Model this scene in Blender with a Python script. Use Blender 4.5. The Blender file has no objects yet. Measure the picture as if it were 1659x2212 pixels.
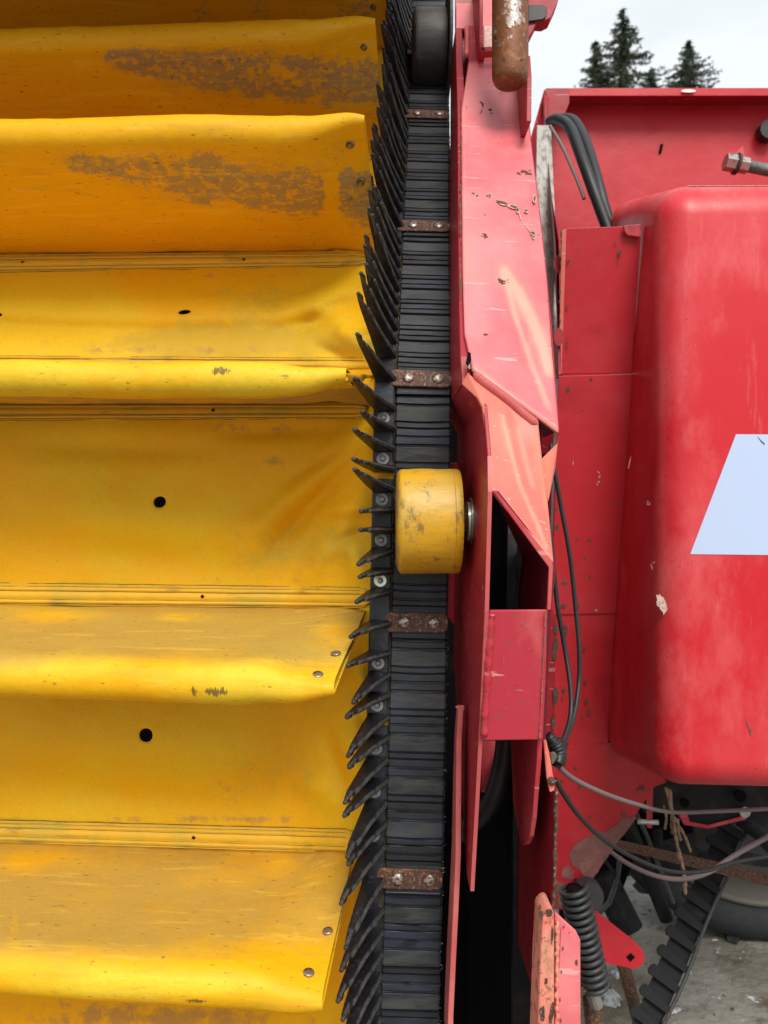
import bpy, bmesh, math, random
import numpy as np
from mathutils import Vector, Matrix, noise as mn
random.seed(7)
S = bpy.context.scene
# ------------------------------------------------------------------ camera, sky, sun
K = 1609.6; CX = 829.5; CY = 1106.0; H = 1.7
cd = bpy.data.cameras.new("camera"); cam = bpy.data.objects.new("camera", cd)
S.collection.objects.link(cam); cam.location = (0, 0, H); cam.rotation_euler = (math.radians(90), 0, 0)
cd.sensor_fit = 'VERTICAL'; cd.sensor_height = 24; cd.lens = 24 * K / 2212
cd.clip_start = 0.02; cd.clip_end = 2000
cd.dof.use_dof = True; cd.dof.focus_distance = 1.12; cd.dof.aperture_fstop = 4.5
S.camera = cam
SUN_EL = math.radians(47); SUN_AZ = math.radians(166)   # azimuth: 0 = +Y (ahead), 180 = behind the camera
W = bpy.data.worlds.new("World"); S.world = W; W.use_nodes = True
nt = W.node_tree; nt.nodes.clear()
wo = nt.nodes.new('ShaderNodeOutputWorld'); bg = nt.nodes.new('ShaderNodeBackground')
sky = nt.nodes.new('ShaderNodeTexSky'); sky.sky_type = 'NISHITA'; sky.sun_disc = False
sky.sun_elevation = SUN_EL; sky.sun_rotation = SUN_AZ
tc = nt.nodes.new('ShaderNodeTexCoord'); mp = nt.nodes.new('ShaderNodeMapping'); mp.inputs['Scale'].default_value = (1, 1, 2.2)
n1 = nt.nodes.new('ShaderNodeTexNoise'); n1.inputs['Scale'].default_value = 2.6; n1.inputs['Detail'].default_value = 4; n1.inputs['Roughness'].default_value = .45
cr = nt.nodes.new('ShaderNodeValToRGB'); cr.color_ramp.elements[0].position = .34; cr.color_ramp.elements[1].position = .56
cr.color_ramp.elements[0].color = (4.7, 5.15, 5.45, 1); cr.color_ramp.elements[1].color = (6.3, 6.6, 6.7, 1)
mx = nt.nodes.new('ShaderNodeMixRGB'); mx.inputs[0].default_value = .93
nt.links.new(tc.outputs['Generated'], mp.inputs[0]); nt.links.new(mp.outputs[0], n1.inputs['Vector'])
nt.links.new(n1.outputs['Fac'], cr.inputs[0]); nt.links.new(sky.outputs[0], mx.inputs[1]); nt.links.new(cr.outputs[0], mx.inputs[2])
nt.links.new(mx.outputs[0], bg.inputs[0]); bg.inputs[1].default_value = .1; nt.links.new(bg.outputs[0], wo.inputs[0])
sd = bpy.data.lights.new("sun", 'SUN'); sd.energy = 2.0; sd.angle = math.radians(26); sd.color = (1, .95, .87)
sun = bpy.data.objects.new("sun", sd); S.collection.objects.link(sun)
sv = Vector((math.sin(SUN_AZ) * math.cos(SUN_EL), math.cos(SUN_AZ) * math.cos(SUN_EL), math.sin(SUN_EL)))
sun.rotation_euler = sv.to_track_quat('Z', 'Y').to_euler(); sun.location = sv * 20
S.render.engine = 'CYCLES'
S.view_settings.view_transform = 'Standard'; S.view_settings.look = 'None'; S.view_settings.gamma = 1
S.view_settings.use_curve_mapping = False; S.view_settings.exposure = 0.68
S.cycles.max_bounces = 8; S.cycles.diffuse_bounces = 6

# ------------------------------------------------------------------ helpers
def P(x, y, d): return Vector(((x - CX) / K * d, d, H - (y - CY) / K * d))
ORG = {}; WM = {}
def tag(o, label=None, cat=None, group=None, kind=None):
    if label: o['label'] = label
    if cat: o['category'] = cat
    if group: o['group'] = group
    if kind: o['kind'] = kind
    return o
def thing(name, label, cat, loc=(0, 0, 0), group=None):
    o = bpy.data.objects.new(name, None); S.collection.objects.link(o); o.empty_display_size = .05
    o.location = loc; ORG[o.name] = Vector(loc); return tag(o, label, cat, group)
def mk(name, V, F, mat, parent=None, smooth=False, attr=None, bevel=0, org=None):
    L = ORG[parent.name] if parent else Vector(org if org else (0, 0, 0))
    me = bpy.data.meshes.new(name); me.from_pydata([tuple(Vector(v) - L) for v in V], [], F); me.update()
    if attr is not None:
        for k, vals in attr.items():
            a = me.attributes.new(k, 'FLOAT', 'POINT'); a.data.foreach_set('value', list(vals))
    bm = bmesh.new(); bm.from_mesh(me); bmesh.ops.recalc_face_normals(bm, faces=bm.faces); bm.to_mesh(me); bm.free()
    if smooth: me.shade_smooth()
    me.materials.append(mat)
    o = bpy.data.objects.new(name, me); S.collection.objects.link(o)
    if parent: o.parent = parent
    elif org: o.location = L
    ORG[o.name] = L
    if bevel:
        b = o.modifiers.new('b', 'BEVEL'); b.width = bevel; b.segments = 2; b.limit_method = 'ANGLE'; b.angle_limit = math.radians(35)
    return o
def inst(name, me, M, parent):
    """place shared mesh data at world matrix M under parent (parents carry a location only)"""
    o = bpy.data.objects.new(name, me); S.collection.objects.link(o); o.parent = parent
    o.matrix_local = (WM[parent.name].inverted() if parent.name in WM else Matrix.Translation(-ORG[parent.name])) @ M; ORG[o.name] = ORG[parent.name]; WM[o.name] = M
    return o
def clean(V, F):
    return V, F
def prism(pts, vec):
    n = len(pts); v = Vector(vec); V = [Vector(p) for p in pts] + [Vector(p) + v for p in pts]
    F = [tuple(range(n)), tuple(range(2 * n - 1, n - 1, -1))] + [(i, (i + 1) % n, n + (i + 1) % n, n + i) for i in range(n)]
    return V, F
def plate(name, pts, mat, parent, t=.006, vec=None, bevel=.0012, **k):
    pts = [P(*p) if not isinstance(p, Vector) else p for p in pts]
    V, F = prism(pts, vec if vec else (0, t, 0)); return mk(name, V, F, mat, parent, bevel=bevel, **k)
def ribbon(name, front, back, mat, parent, t=.006, bevel=.0012):
    """a plate standing edge-on to us: its front edge runs through the points (x,y,d); back = depth of the rear edge"""
    V = []; n = len(front)
    for i, (x, y, d) in enumerate(front):
        p = P(x, y, d); b = back[i] if isinstance(back, (list, tuple)) else back
        V += [p, p + Vector((t, 0, 0)), Vector((p.x + t, b, p.z)), Vector((p.x, b, p.z))]
    F = [(0, 1, 2, 3), (4*n-1, 4*n-2, 4*n-3, 4*n-4)]
    for i in range(n - 1):
        for j in range(4): F.append((4*i + j, 4*i + (j+1) % 4, 4*i + 4 + (j+1) % 4, 4*i + 4 + j))
    return mk(name, V, F, mat, parent, bevel=bevel)
def smooth_path(pts, n=10):
    pts = [Vector(p) for p in pts]; out = []
    for i in range(len(pts) - 1):
        p0 = pts[max(i-1, 0)]; p1 = pts[i]; p2 = pts[i+1]; p3 = pts[min(i+2, len(pts)-1)]
        for k in range(n):
            t = k / n
            out.append(.5 * ((2*p1) + (p2-p0)*t + (2*p0-5*p1+4*p2-p3)*t*t + (3*p1-p0-3*p2+p3)*t**3))
    out.append(pts[-1]); return out
def tube_vf(path, r, seg=10, jitter=0):
    V = []; F = []; n = len(path); up = Vector((0, 0, 1)); prev = None
    for i, p in enumerate(path):
        t = (path[min(i+1, n-1)] - path[max(i-1, 0)]).normalized()
        if prev is None:
            a = t.cross(up);
            if a.length < 1e-3: a = t.cross(Vector((1, 0, 0)))
        else: a = prev - t * prev.dot(t)
        a.normalize(); prev = a; b = t.cross(a); rr = (r[i] if isinstance(r, (list, tuple)) else r)
        for k in range(seg):
            th = 2 * math.pi * k / seg; q = rr * (1 + (random.uniform(-jitter, jitter) if jitter else 0))
            V.append(p + (a * math.cos(th) + b * math.sin(th)) * q)
    for i in range(n - 1):
        for k in range(seg): F.append((i*seg+k, i*seg+(k+1) % seg, (i+1)*seg+(k+1) % seg, (i+1)*seg+k))
    F.append(tuple(range(seg-1, -1, -1))); F.append(tuple(range((n-1)*seg, n*seg))); return V, F
def tube(name, path, r, mat, parent=None, seg=10, jitter=0, sm=True, **k):
    V, F = tube_vf(path, r, seg, jitter); return mk(name, V, F, mat, parent, smooth=sm, **k)
def lathe_vf(prof, seg=32, axis='X', c=(0, 0, 0)):
    """prof: (position along axis, radius)"""
    V = []; F = []; c = Vector(c); n = len(prof)
    for (a, r) in prof:
        for k in range(seg):
            th = 2*math.pi*k/seg; u = r*math.cos(th); w = r*math.sin(th)
            V.append(c + (Vector((a, u, w)) if axis == 'X' else Vector((u, a, w)) if axis == 'Y' else Vector((u, w, a))))
    for i in range(n-1):
        for k in range(seg): F.append((i*seg+k, i*seg+(k+1) % seg, (i+1)*seg+(k+1) % seg, (i+1)*seg+k))
    F.append(tuple(range(seg-1, -1, -1))); F.append(tuple(range((n-1)*seg, n*seg))); return V, F
def joinvf(L):
    V = []; F = []
    for v, f in L:
        o = len(V); V += list(v); F += [tuple(i+o for i in q) for q in f]
    return V, F
def boxvf(a, b):
    (x0, y0, z0), (x1, y1, z1) = a, b
    V = [Vector(p) for p in ((x0,y0,z0),(x1,y0,z0),(x1,y1,z0),(x0,y1,z0),(x0,y0,z1),(x1,y0,z1),(x1,y1,z1),(x0,y1,z1))]
    return V, [(0,3,2,1),(4,5,6,7),(0,1,5,4),(1,2,6,5),(2,3,7,6),(3,0,4,7)]
def hexprism(c, r, h, axis='Y', n=6):
    return lathe_vf([(0, r), (h, r)], n, axis, c)

# ------------------------------------------------------------------ materials
def mat(name, base, rough=.5, layers=(), bump=None, metal=0, spec=.5, sheen=0, coat=0, rvar=.12):
    """layers: dict(color, scale, lo, hi, detail, stretch(xyz), attr, seed, rough)"""
    m = bpy.data.materials.new(name); m.use_nodes = True; t = m.node_tree; b = t.nodes['Principled BSDF']
    N = lambda k: t.nodes.new(k); Lk = t.links.new
    b.inputs['Roughness'].default_value = rough; b.inputs['Metallic'].default_value = metal; b.inputs['Specular IOR Level'].default_value = spec
    b.inputs['Coat Weight'].default_value = coat; b.inputs['Coat Roughness'].default_value = .2
    co = N('ShaderNodeTexCoord').outputs['Object']
    rgb = N('ShaderNodeRGB'); rgb.outputs[0].default_value = (*base, 1); cur = rgb.outputs[0]
    rv = N('ShaderNodeValue'); rv.outputs[0].default_value = rough; rcur = rv.outputs[0]
    for i, l in enumerate(layers):
        mp = N('ShaderNodeMapping'); mp.inputs['Location'].default_value = (l.get('seed', i*3.7),)*3
        mp.inputs['Scale'].default_value = l.get('stretch', (1, 1, 1)); mp.inputs['Rotation'].default_value = l.get('rot', (0, 0, 0)); Lk(co, mp.inputs[0])
        if l.get('vor'):
            nz = N('ShaderNodeTexVoronoi'); nz.inputs['Scale'].default_value = l['scale']; f = nz.outputs['Distance']
        else:
            nz = N('ShaderNodeTexNoise'); nz.inputs['Scale'].default_value = l['scale']; nz.inputs['Detail'].default_value = l.get('detail', 5)
            nz.inputs['Roughness'].default_value = l.get('nr', .6); nz.inputs['Distortion'].default_value = l.get('dist', 0); f = nz.outputs['Fac']
        Lk(mp.outputs[0], nz.inputs['Vector'])
        if l.get('attr'):
            at = N('ShaderNodeAttribute'); at.attribute_name = l['attr']
            ad = N('ShaderNodeMath'); ad.operation = 'MULTIPLY_ADD'; Lk(at.outputs['Fac'], ad.inputs[0]); ad.inputs[1].default_value = l.get('aw', 1.0); Lk(f, ad.inputs[2]); f = ad.outputs[0]
        mr = N('ShaderNodeMapRange'); mr.interpolation_type = 'SMOOTHSTEP'; mr.inputs[1].default_value = l['lo']; mr.inputs[2].default_value = l['hi']
        mr.inputs[4].default_value = l.get('amt', 1); Lk(f, mr.inputs[0])
        mixn = N('ShaderNodeMixRGB'); Lk(mr.outputs[0], mixn.inputs[0]); Lk(cur, mixn.inputs[1]); mixn.inputs[2].default_value = (*l['color'], 1); cur = mixn.outputs[0]
        if 'rough' in l:
            mm = N('ShaderNodeMix'); Lk(mr.outputs[0], mm.inputs[0]); Lk(rcur, mm.inputs[2]); mm.inputs[3].default_value = l['rough']; rcur = mm.outputs[0]
    Lk(cur, b.inputs['Base Color'])
    nr = N('ShaderNodeTexNoise'); nr.inputs['Scale'].default_value = 18; nr.inputs['Detail'].default_value = 6; Lk(co, nr.inputs['Vector'])
    ma = N('ShaderNodeMath'); ma.operation = 'MULTIPLY_ADD'; Lk(nr.outputs['Fac'], ma.inputs[0]); ma.inputs[1].default_value = rvar*2
    sb = N('ShaderNodeMath'); sb.operation = 'SUBTRACT'; Lk(rcur, sb.inputs[0]); sb.inputs[1].default_value = rvar; Lk(sb.outputs[0], ma.inputs[2]); Lk(ma.outputs[0], b.inputs['Roughness'])
    if bump:
        h = None
        for (sc, st, strn, vor) in bump:
            mp = N('ShaderNodeMapping'); mp.inputs['Scale'].default_value = st; Lk(co, mp.inputs[0])
            nz = N('ShaderNodeTexVoronoi' if vor else 'ShaderNodeTexNoise'); nz.inputs['Scale'].default_value = sc
            if not vor: nz.inputs['Detail'].default_value = 5
            Lk(mp.outputs[0], nz.inputs['Vector'])
            bp = N('ShaderNodeBump'); bp.inputs['Strength'].default_value = 1; bp.inputs['Distance'].default_value = strn
            Lk(nz.outputs['Distance' if vor else 'Fac'], bp.inputs['Height'])
            if h: Lk(h, bp.inputs['Normal'])
            h = bp.outputs[0]
        Lk(h, b.inputs['Normal'])
    return m
L = dict
DUST = (.33, .20, .085); OLIVE = (.55, .37, .03)
CLOTHB = [(2200, (1, 1, 1), .00010, True), (60, (1, 1, 1), .0010, False), (9, (1, 1, 1), .004, False)]
M_web = mat('yellow_web_cloth', (.82, .42, .003), .55, [
    L(color=(.78, .50, .012), scale=3.2, lo=.42, hi=.62, seed=4, amt=.9),
    L(color=OLIVE, scale=11, lo=.74, hi=.98, attr='olive', aw=.42, detail=11, nr=.76, seed=2, amt=.85),
    L(color=DUST, scale=26, lo=.74, hi=.92, attr='dust', aw=.5, detail=10, nr=.78, seed=9, amt=.7, rough=.8),
    L(color=(.60, .33, .03), scale=380, lo=.48, hi=.62, detail=2, amt=.3, seed=72), L(color=(.20, .11, .03), scale=300, lo=.70, hi=.76, detail=2, amt=.7, seed=5)], CLOTHB, spec=.22)
M_flap = mat('yellow_flap_cloth', (.82, .42, .003), .50, [
    L(color=(.78, .34, .003), scale=5, lo=.5, hi=.68, seed=1, amt=.35),
    L(color=(.78, .54, .03), scale=7, lo=.72, hi=1.0, attr='olive', aw=.5, seed=12, amt=.9),
    L(color=(.43, .28, .065), scale=7, lo=.62, hi=1.15, attr='soft', aw=.85, detail=7, nr=.6, seed=3, amt=.85, rough=.75),
    L(color=(.70, .36, .02), scale=330, lo=.45, hi=.62, detail=2, amt=.25, seed=71),
    L(color=(.29, .23, .155), scale=17, stretch=(.8, 1, 1.15), lo=.925, hi=1.0, attr='dust', aw=.52, detail=11, nr=.84, seed=6, amt=.76, rough=.85),
    L(color=(.36, .25, .13), scale=420, lo=.98, hi=1.12, attr='dust', aw=.50, detail=2, seed=19, amt=.5),
    L(color=(.10, .065, .035), scale=75, stretch=(.6, 1, 1), lo=1.08, hi=1.16, attr='dust', aw=.50, detail=8, nr=.7, seed=16, amt=.6),
    L(color=(.07, .05, .03), scale=150, stretch=(2.6, 1, .22), lo=1.0, hi=1.12, attr='scuff', aw=.73, detail=4, seed=8, amt=.8),
    L(color=(.80, .40, .006), scale=13, stretch=(.8, 1, 1.2), lo=1.07, hi=1.13, attr='dust', aw=.5, detail=8, nr=.7, seed=81, amt=.9),
    L(color=(.78, .40, .008), scale=70, lo=1.02, hi=1.09, attr='dust', aw=.5, detail=5, nr=.7, seed=82, amt=.7),
    L(color=(.88, .58, .08), scale=60, stretch=(.12, 1, 1), rot=(0, .5, 0), lo=.57, hi=.64, detail=5, seed=83, amt=.28), L(color=(.55, .30, .03), scale=45, stretch=(.15, 1, 1), rot=(0, -.25, 0), lo=.57, hi=.66, detail=6, seed=84, amt=.35),
    L(color=(.12, .075, .035), scale=150, stretch=(.5, 1, 1.3), lo=.64, hi=.71, detail=3, seed=15, amt=.55)], CLOTHB, spec=.25)
M_band = mat('yellow_band_cloth', (.80, .46, .018), .5, [
    L(color=(.52, .40, .05), scale=7, lo=.45, hi=.65, amt=.6), L(color=(.20, .13, .04), scale=50, stretch=(.25, 1, 1), lo=.56, hi=.75, detail=8, amt=.6)], CLOTHB)
M_gap = mat('dark_seam_gap', (.13, .085, .02), .85, [L(color=(.3, .19, .03), scale=30, lo=.45, hi=.6)])
M_rubber = mat('black_ribbed_rubber', (.010, .012, .016), .5, [
    L(color=(.020, .027, .042), scale=14, stretch=(.5, 1, 2), lo=.45, hi=.65),
    L(color=(.068, .070, .062), scale=38, stretch=(.35, 1, 1.6), lo=.62, hi=1.0, attr='dust', aw=.26, detail=9, nr=.75, amt=.8, rough=.8),
    L(color=(.15, .15, .13), scale=240, stretch=(.5, 1, 1), lo=.64, hi=.76, detail=6, amt=.45, seed=77), L(color=(.004, .004, .005), scale=16, stretch=(.6, 1, 2.5), lo=.60, hi=.66, detail=3, amt=.8, seed=70)],
    [(220, (.4, 1, 1), .0004, False), (25, (1, 1, 1), .0006, False)], rvar=.15)
M_finger = mat('black_finger_rubber', (.009, .010, .014), .36, [
    L(color=(.10, .10, .09), scale=34, lo=.50, hi=.76, attr='rim', aw=.17, detail=9, nr=.78, amt=.85, rough=.7), L(color=(.016, .022, .035), scale=7, lo=.5, hi=.6)],
    [(300, (1, 1, 1), .0003, False), (40, (1, 1, 1), .0015, False)])
RUST = (.13, .045, .018)
M_rust = mat('rusty_steel', (.085, .040, .028), .7, [
    L(color=(.25, .10, .03), scale=150, lo=.53, hi=.62, detail=8, nr=.7), L(color=(.42, .37, .32), scale=230, lo=.60, hi=.65, detail=4, amt=.7),
    L(color=(.02, .012, .01), scale=40, lo=.6, hi=.7, seed=20)], [(150, (1, 1, 1), .0012, False)], metal=.2)
M_rivet = mat('worn_zinc_rivet', (.36, .335, .31), .42, [L(color=(.14, .05, .02), scale=260, lo=.48, hi=.56, detail=5)], [(200, (1, 1, 1), .0008, False)], metal=.6)
M_zinc = mat('dull_zinc', (.25, .255, .25), .40, [L(color=(.13, .12, .10), scale=90, lo=.5, hi=.72, detail=6)], None, metal=.75)
M_zinc_y = mat('yellow_zinc', (.78, .80, .62), .3, [L(color=(.3, .26, .16), scale=90, lo=.55, hi=.72)], None, metal=.6)
M_rpin = mat('brown_dull_rivet', (.36, .29, .21), .4, [L(color=(.12, .07, .04), scale=120, lo=.45, hi=.6)], [(200, (1, 1, 1), .0006, False)], metal=.7)
REDB = [(900, (1, 1, 1), .00008, False), (6, (1, 1, 1), .004, False)]
def red(name, base, rough, extra=(), fade=(.60, .10, .11), amt=.5, bump=REDB, coat=.0, spec=.35):
    return mat(name, base, rough, [L(color=fade, scale=5, lo=.42, hi=.7, detail=4, amt=amt, seed=3),
        L(color=tuple(c*.62 for c in base), scale=9, lo=.58, hi=.8, detail=7, amt=.5, seed=11)] + list(extra), bump, coat=coat, spec=spec)
CHIP = L(color=(.10, .05, .03), scale=34, lo=.675, hi=.685, detail=4, seed=31, rough=.8)
GRIME = L(color=(.16, .09, .05), scale=60, lo=.56, hi=.72, detail=8, seed=41, amt=.5)
SCR = L(color=(.75, .45, .42), scale=120, stretch=(.08, 1, 1), rot=(0, .7, 0), lo=.655, hi=.69, detail=3, seed=50, amt=.6)
FADE_GLINT = L(color=(.84, .40, .29), scale=30, stretch=(1.5, 1, .4), lo=.45, hi=1.5, attr='fade', aw=.85, detail=8, nr=.7, seed=90, amt=.75)  # pale streaks put highlights into the paint, and lighten some edges
M_redf = red('faded_pink_red_paint', (.68, .13, .15), .40, [FADE_GLINT, CHIP, SCR, L(color=(.82, .30, .22), scale=3.1, stretch=(2.2, 1, .5), lo=.60, hi=.75, seed=60, amt=.3)], fade=(.80, .26, .27), amt=.8)
M_salmon = red('faded_salmon_paint', (.70, .15, .12), .45, [FADE_GLINT, SCR, L(color=(.80, .28, .17), scale=9, stretch=(2.5, 1, .35), rot=(0, .35, 0), lo=.5, hi=.7, seed=61, amt=.6), CHIP], fade=(.82, .26, .19), amt=.6)
M_redb = red('worn_red_box_paint', (.48, .034, .056), .45, [SCR, GRIME, L(color=(.66, .16, .14), scale=6, stretch=(1.5, 1, .6), lo=.50, hi=.64, detail=8, seed=95, amt=.5)], fade=(.58, .075, .09), amt=.5)
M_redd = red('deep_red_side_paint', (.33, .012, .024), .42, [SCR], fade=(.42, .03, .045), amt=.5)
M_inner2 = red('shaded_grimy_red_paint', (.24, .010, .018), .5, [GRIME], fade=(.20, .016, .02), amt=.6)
M_inner = red('shade_grime_inner_red', (.13, .006, .012), .6, [GRIME], fade=(.08, .008, .01), amt=.6)  # darker red puts the tube's inner shade into the paint, under grime
M_post = red('rust_speckled_salmon_paint', (.72, .17, .13), .55, [L(color=(.80, .32, .24), scale=14, stretch=(1, 1, .5), lo=.42, hi=.6, detail=8, seed=91), L(color=(.22, .09, .04), scale=70, stretch=(1, 1, .8), lo=.535, hi=.58, detail=9, nr=.75, seed=92, amt=.85), L(color=(.30, .17, .07), scale=11, stretch=(1.5, 1, .6), lo=.50, hi=.62, detail=9, nr=.75, seed=93, amt=.6)], fade=(.82, .30, .22), amt=.6)
M_edge = red('cut_edge_pink_paint', (.50, .09, .095), .5, [GRIME], fade=(.62, .19, .17), amt=.8)
M_redp = red('chipped_red_panel_paint', (.52, .018, .028), .42, [L(color=(.34, .012, .022), scale=4, lo=.5, hi=.7, amt=.5)], fade=(.56, .045, .058), amt=.6)
M_hood = mat('glossy_red_plastic', (.60, .012, .022), .38, [
    L(color=(.68, .055, .066), scale=2.6, stretch=(1, 1, .6), lo=.40, hi=.60, detail=6, amt=.8), L(color=(.74, .12, .125), scale=5, stretch=(1.4, 1, .7), lo=.50, hi=.70, detail=9, nr=.65, seed=17, amt=.6), L(color=(.80, .30, .28), scale=16, stretch=(2.5, 1, .35), rot=(0, .3, 0), lo=.59, hi=.68, detail=7, nr=.7, seed=18, amt=.14),
    L(color=(.16, .01, .012), scale=230, lo=.665, hi=.70, detail=2, seed=9, amt=.75)], [(7, (1, 1, .5), .004, False), (400, (1, 1, 1), .0001, False)], coat=.0, spec=.4)
M_white = mat('white_reflective_film', (.50, .60, .82), .3, [L(color=(.42, .50, .68), scale=200, lo=.72, hi=.75)], None, rvar=.05)
M_roller = mat('worn_yellow_roller', (.66, .35, .012), .42, [
    L(color=(.52, .33, .05), scale=12, lo=.42, hi=.62, amt=.8), L(color=(.17, .095, .03), scale=60, stretch=(1, 1, .5), lo=.53, hi=.64, detail=10, nr=.78, amt=.75),
    L(color=(.30, .17, .06), scale=24, lo=.86, hi=1.15, attr='dust', aw=.6, detail=8, amt=.9)], [(70, (.4, 1, 1), .0012, False)])
M_black = mat('black_plastic', (.012, .012, .014), .45, [L(color=(.06, .06, .06), scale=40, lo=.55, hi=.8, detail=7, amt=.6)], [(60, (1, 1, 1), .0006, False)])
M_dark = mat('shade_black_and_steel', (.004, .0035, .004), .8, [L(color=(.009, .007, .006), scale=12, lo=.5, hi=.7)], None, spec=.08)  # near-black in place of deep shade in wells and holes; also dark steel
M_blackr = mat('old_black_rubber', (.008, .008, .009), .65, [L(color=(.03, .024, .02), scale=14, lo=.5, hi=.7, detail=6)], None, spec=.25)
M_dkroll = mat('grey_black_roller', (.035, .035, .036), .6, [L(color=(.10, .09, .075), scale=30, stretch=(.4, 1, 1), lo=.5, hi=.75, detail=9)], [(90, (.3, 1, 1), .001, False)])
M_pipe = mat('rusted_pipe', (.20, .075, .03), .6, [
    L(color=(.46, .42, .38), scale=34, lo=.60, hi=.66, attr='bare', aw=.20, detail=9, nr=.72, rough=.35), L(color=(.30, .12, .04), scale=80, lo=.55, hi=.62, detail=7),
    L(color=(.05, .02, .012), scale=60, lo=.62, hi=.7, seed=13)], [(120, (1, 1, 1), .0012, False)], metal=.25)
M_steel = mat('galvanised_steel', (.42, .41, .38), .35, [L(color=(.2, .15, .10), scale=50, lo=.5, hi=.7)], None, metal=.8)
M_wood = mat('weathered_grey_board', (.48, .46, .42), .8, [L(color=(.22, .19, .16), scale=34, stretch=(3, 3, .10), lo=.45, hi=.7, detail=6), L(color=(.6, .58, .55), scale=9, stretch=(3, 3, .2), lo=.5, hi=.7, seed=8)], [(90, (3, 3, .15), .002, False)])
M_hose = mat('black_hose_rubber', (.014, .015, .017), .5, [L(color=(.12, .11, .10), scale=60, lo=.64, hi=.8, detail=6)], None)
M_cableg = mat('grey_cable', (.20, .15, .15), .5, [], None)
M_tyre = mat('tyre_rubber', (.014, .015, .018), .75, [L(color=(.08, .08, .075), scale=5, lo=.5, hi=.75, detail=6, amt=.45)], [(30, (1, 1, 1), .004, False)])
M_rim = mat('cream_wheel_rim', (.115, .105, .08), .55, [L(color=(.16, .11, .07), scale=6, lo=.5, hi=.7, detail=7)], None)
M_straw = mat('dry_straw', (.36, .25, .15), .8, [L(color=(.18, .11, .06), scale=60, lo=.45, hi=.6)], None)
M_spring = mat('grey_spring_steel', (.055, .06, .064), .5, [L(color=(.05, .03, .02), scale=40, lo=.5, hi=.7)], None, metal=.4)
M_bare = mat('rust_stain_bare_metal', (.22, .085, .075), .7, [L(color=(.30, .12, .10), scale=30, lo=.45, hi=.65, detail=8), L(color=(.10, .06, .045), scale=45, lo=.6, hi=.72, seed=5)], [(80, (1, 1, 1), .0006, False)])
M_chipm = mat('exposed_brown_metal', (.085, .05, .035), .75, [L(color=(.16, .11, .08), scale=100, lo=.5, hi=.65)], None)
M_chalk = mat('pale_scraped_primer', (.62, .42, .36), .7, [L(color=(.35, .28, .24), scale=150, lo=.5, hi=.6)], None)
M_ground = mat('wet_concrete', (.17, .155, .125), .55, [
    L(color=(.27, .25, .215), scale=3, lo=.42, hi=.6, detail=8), L(color=(.06, .05, .038), scale=7, lo=.50, hi=.66, detail=10, nr=.75), L(color=(.11, .085, .055), scale=2.2, lo=.5, hi=.62, detail=6, seed=44), L(color=(.34, .32, .28), scale=60, lo=.6, hi=.75, detail=5),
    L(color=(.72, .75, .78), scale=5.5, lo=.645, hi=.675, detail=9, nr=.68, seed=33, rough=.45)], [(30, (1, 1, 1), .012, False)])
M_grit = mat('grit', (.13, .12, .10), .8, [L(color=(.35, .33, .30), scale=30, lo=.5, hi=.6), L(color=(.05, .04, .03), scale=20, lo=.52, hi=.6, seed=5)])
M_bark = mat('spruce_bark', (.07, .05, .035), .9, [], None)
M_needle = mat('spruce_needles', (.035, .055, .028), .7, [L(color=(.07, .085, .04), scale=2.2, lo=.45, hi=.65), L(color=(.018, .03, .018), scale=1.1, lo=.5, hi=.65, seed=9)], None)

# ------------------------------------------------------------------ ground, board wall behind
g = mk('ground', [(-300, -300, 0), (300, -300, 0), (300, 300, 0), (-300, 300, 0)], [(0, 1, 2, 3)], M_ground); tag(g, kind='structure')

# ------------------------------------------------------------------ the curve the elevator belt runs on
yt = np.array([-500, -200, 0, 100, 200, 322, 425, 498, 560, 676, 825, 950, 1106, 1250, 1411, 1600, 1800, 2208, 2500, 2900], float)
dt = np.array([2.90, 2.12, 1.860, 1.731, 1.621, 1.505, 1.418, 1.3625, 1.319, 1.244, 1.158, 1.150, 1.148, 1.147, 1.138, 1.12, 1.108, 1.10, 1.10, 1.10])
xt = np.array([905, 897, 890, 887, 883, 879, 873, 869.5, 867, 862, 855, 853, 850, 847, 843, 838.5, 833, 821, 812, 800], float)
ys = np.arange(-450, 2880, 4.0); ds = np.interp(ys, yt, dt); xs = np.interp(ys, yt, xt)
ker = np.exp(-np.linspace(-2, 2, 17)**2); ker /= ker.sum()
def sm(a):
    p = np.concatenate([np.linspace(a[0]-(a[8]-a[0]), a[0], 8, endpoint=False), a, np.linspace(a[-1], a[-1]+(a[-1]-a[-9]), 9)[1:]]); return np.convolve(p, ker, 'valid')
ds = sm(ds); xs = sm(xs)
Xs = (xs - CX) / K * ds; Zs = H - (ys - CY) / K * ds
arc = np.concatenate([[0], np.cumsum(np.hypot(np.diff(ds), np.diff(Zs)))])
s_of_y = lambda y: float(np.interp(y, ys, arc))
d_of_y = lambda y: float(np.interp(y, ys, ds)); x_of_y = lambda y: float(np.interp(y, ys, xs))
def C(s): return Vector((float(np.interp(s, arc, Xs)), float(np.interp(s, arc, ds)), float(np.interp(s, arc, Zs))))
def frame(s):
    t = (C(s + .02) - C(s - .02)).normalized(); X = Vector((1, 0, 0)); X = (X - t * X.dot(t)).normalized()
    n = X.cross(t).normalized()
    if n.y > 0: n = -n
    return C(s), X, n, t
S0 = s_of_y(1343)                       # one clamp plate
PITCH = (s_of_y(1893) - s_of_y(822)) / 2; PER = PITCH / 6
WB = .0857

EL = thing('elevator_belt', 'yellow cloth elevator belt with protruding pocket flaps and a black ribbed rubber edge with fingers', 'conveyor belt', tuple(P(700, 2300, 1.2)))
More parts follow.
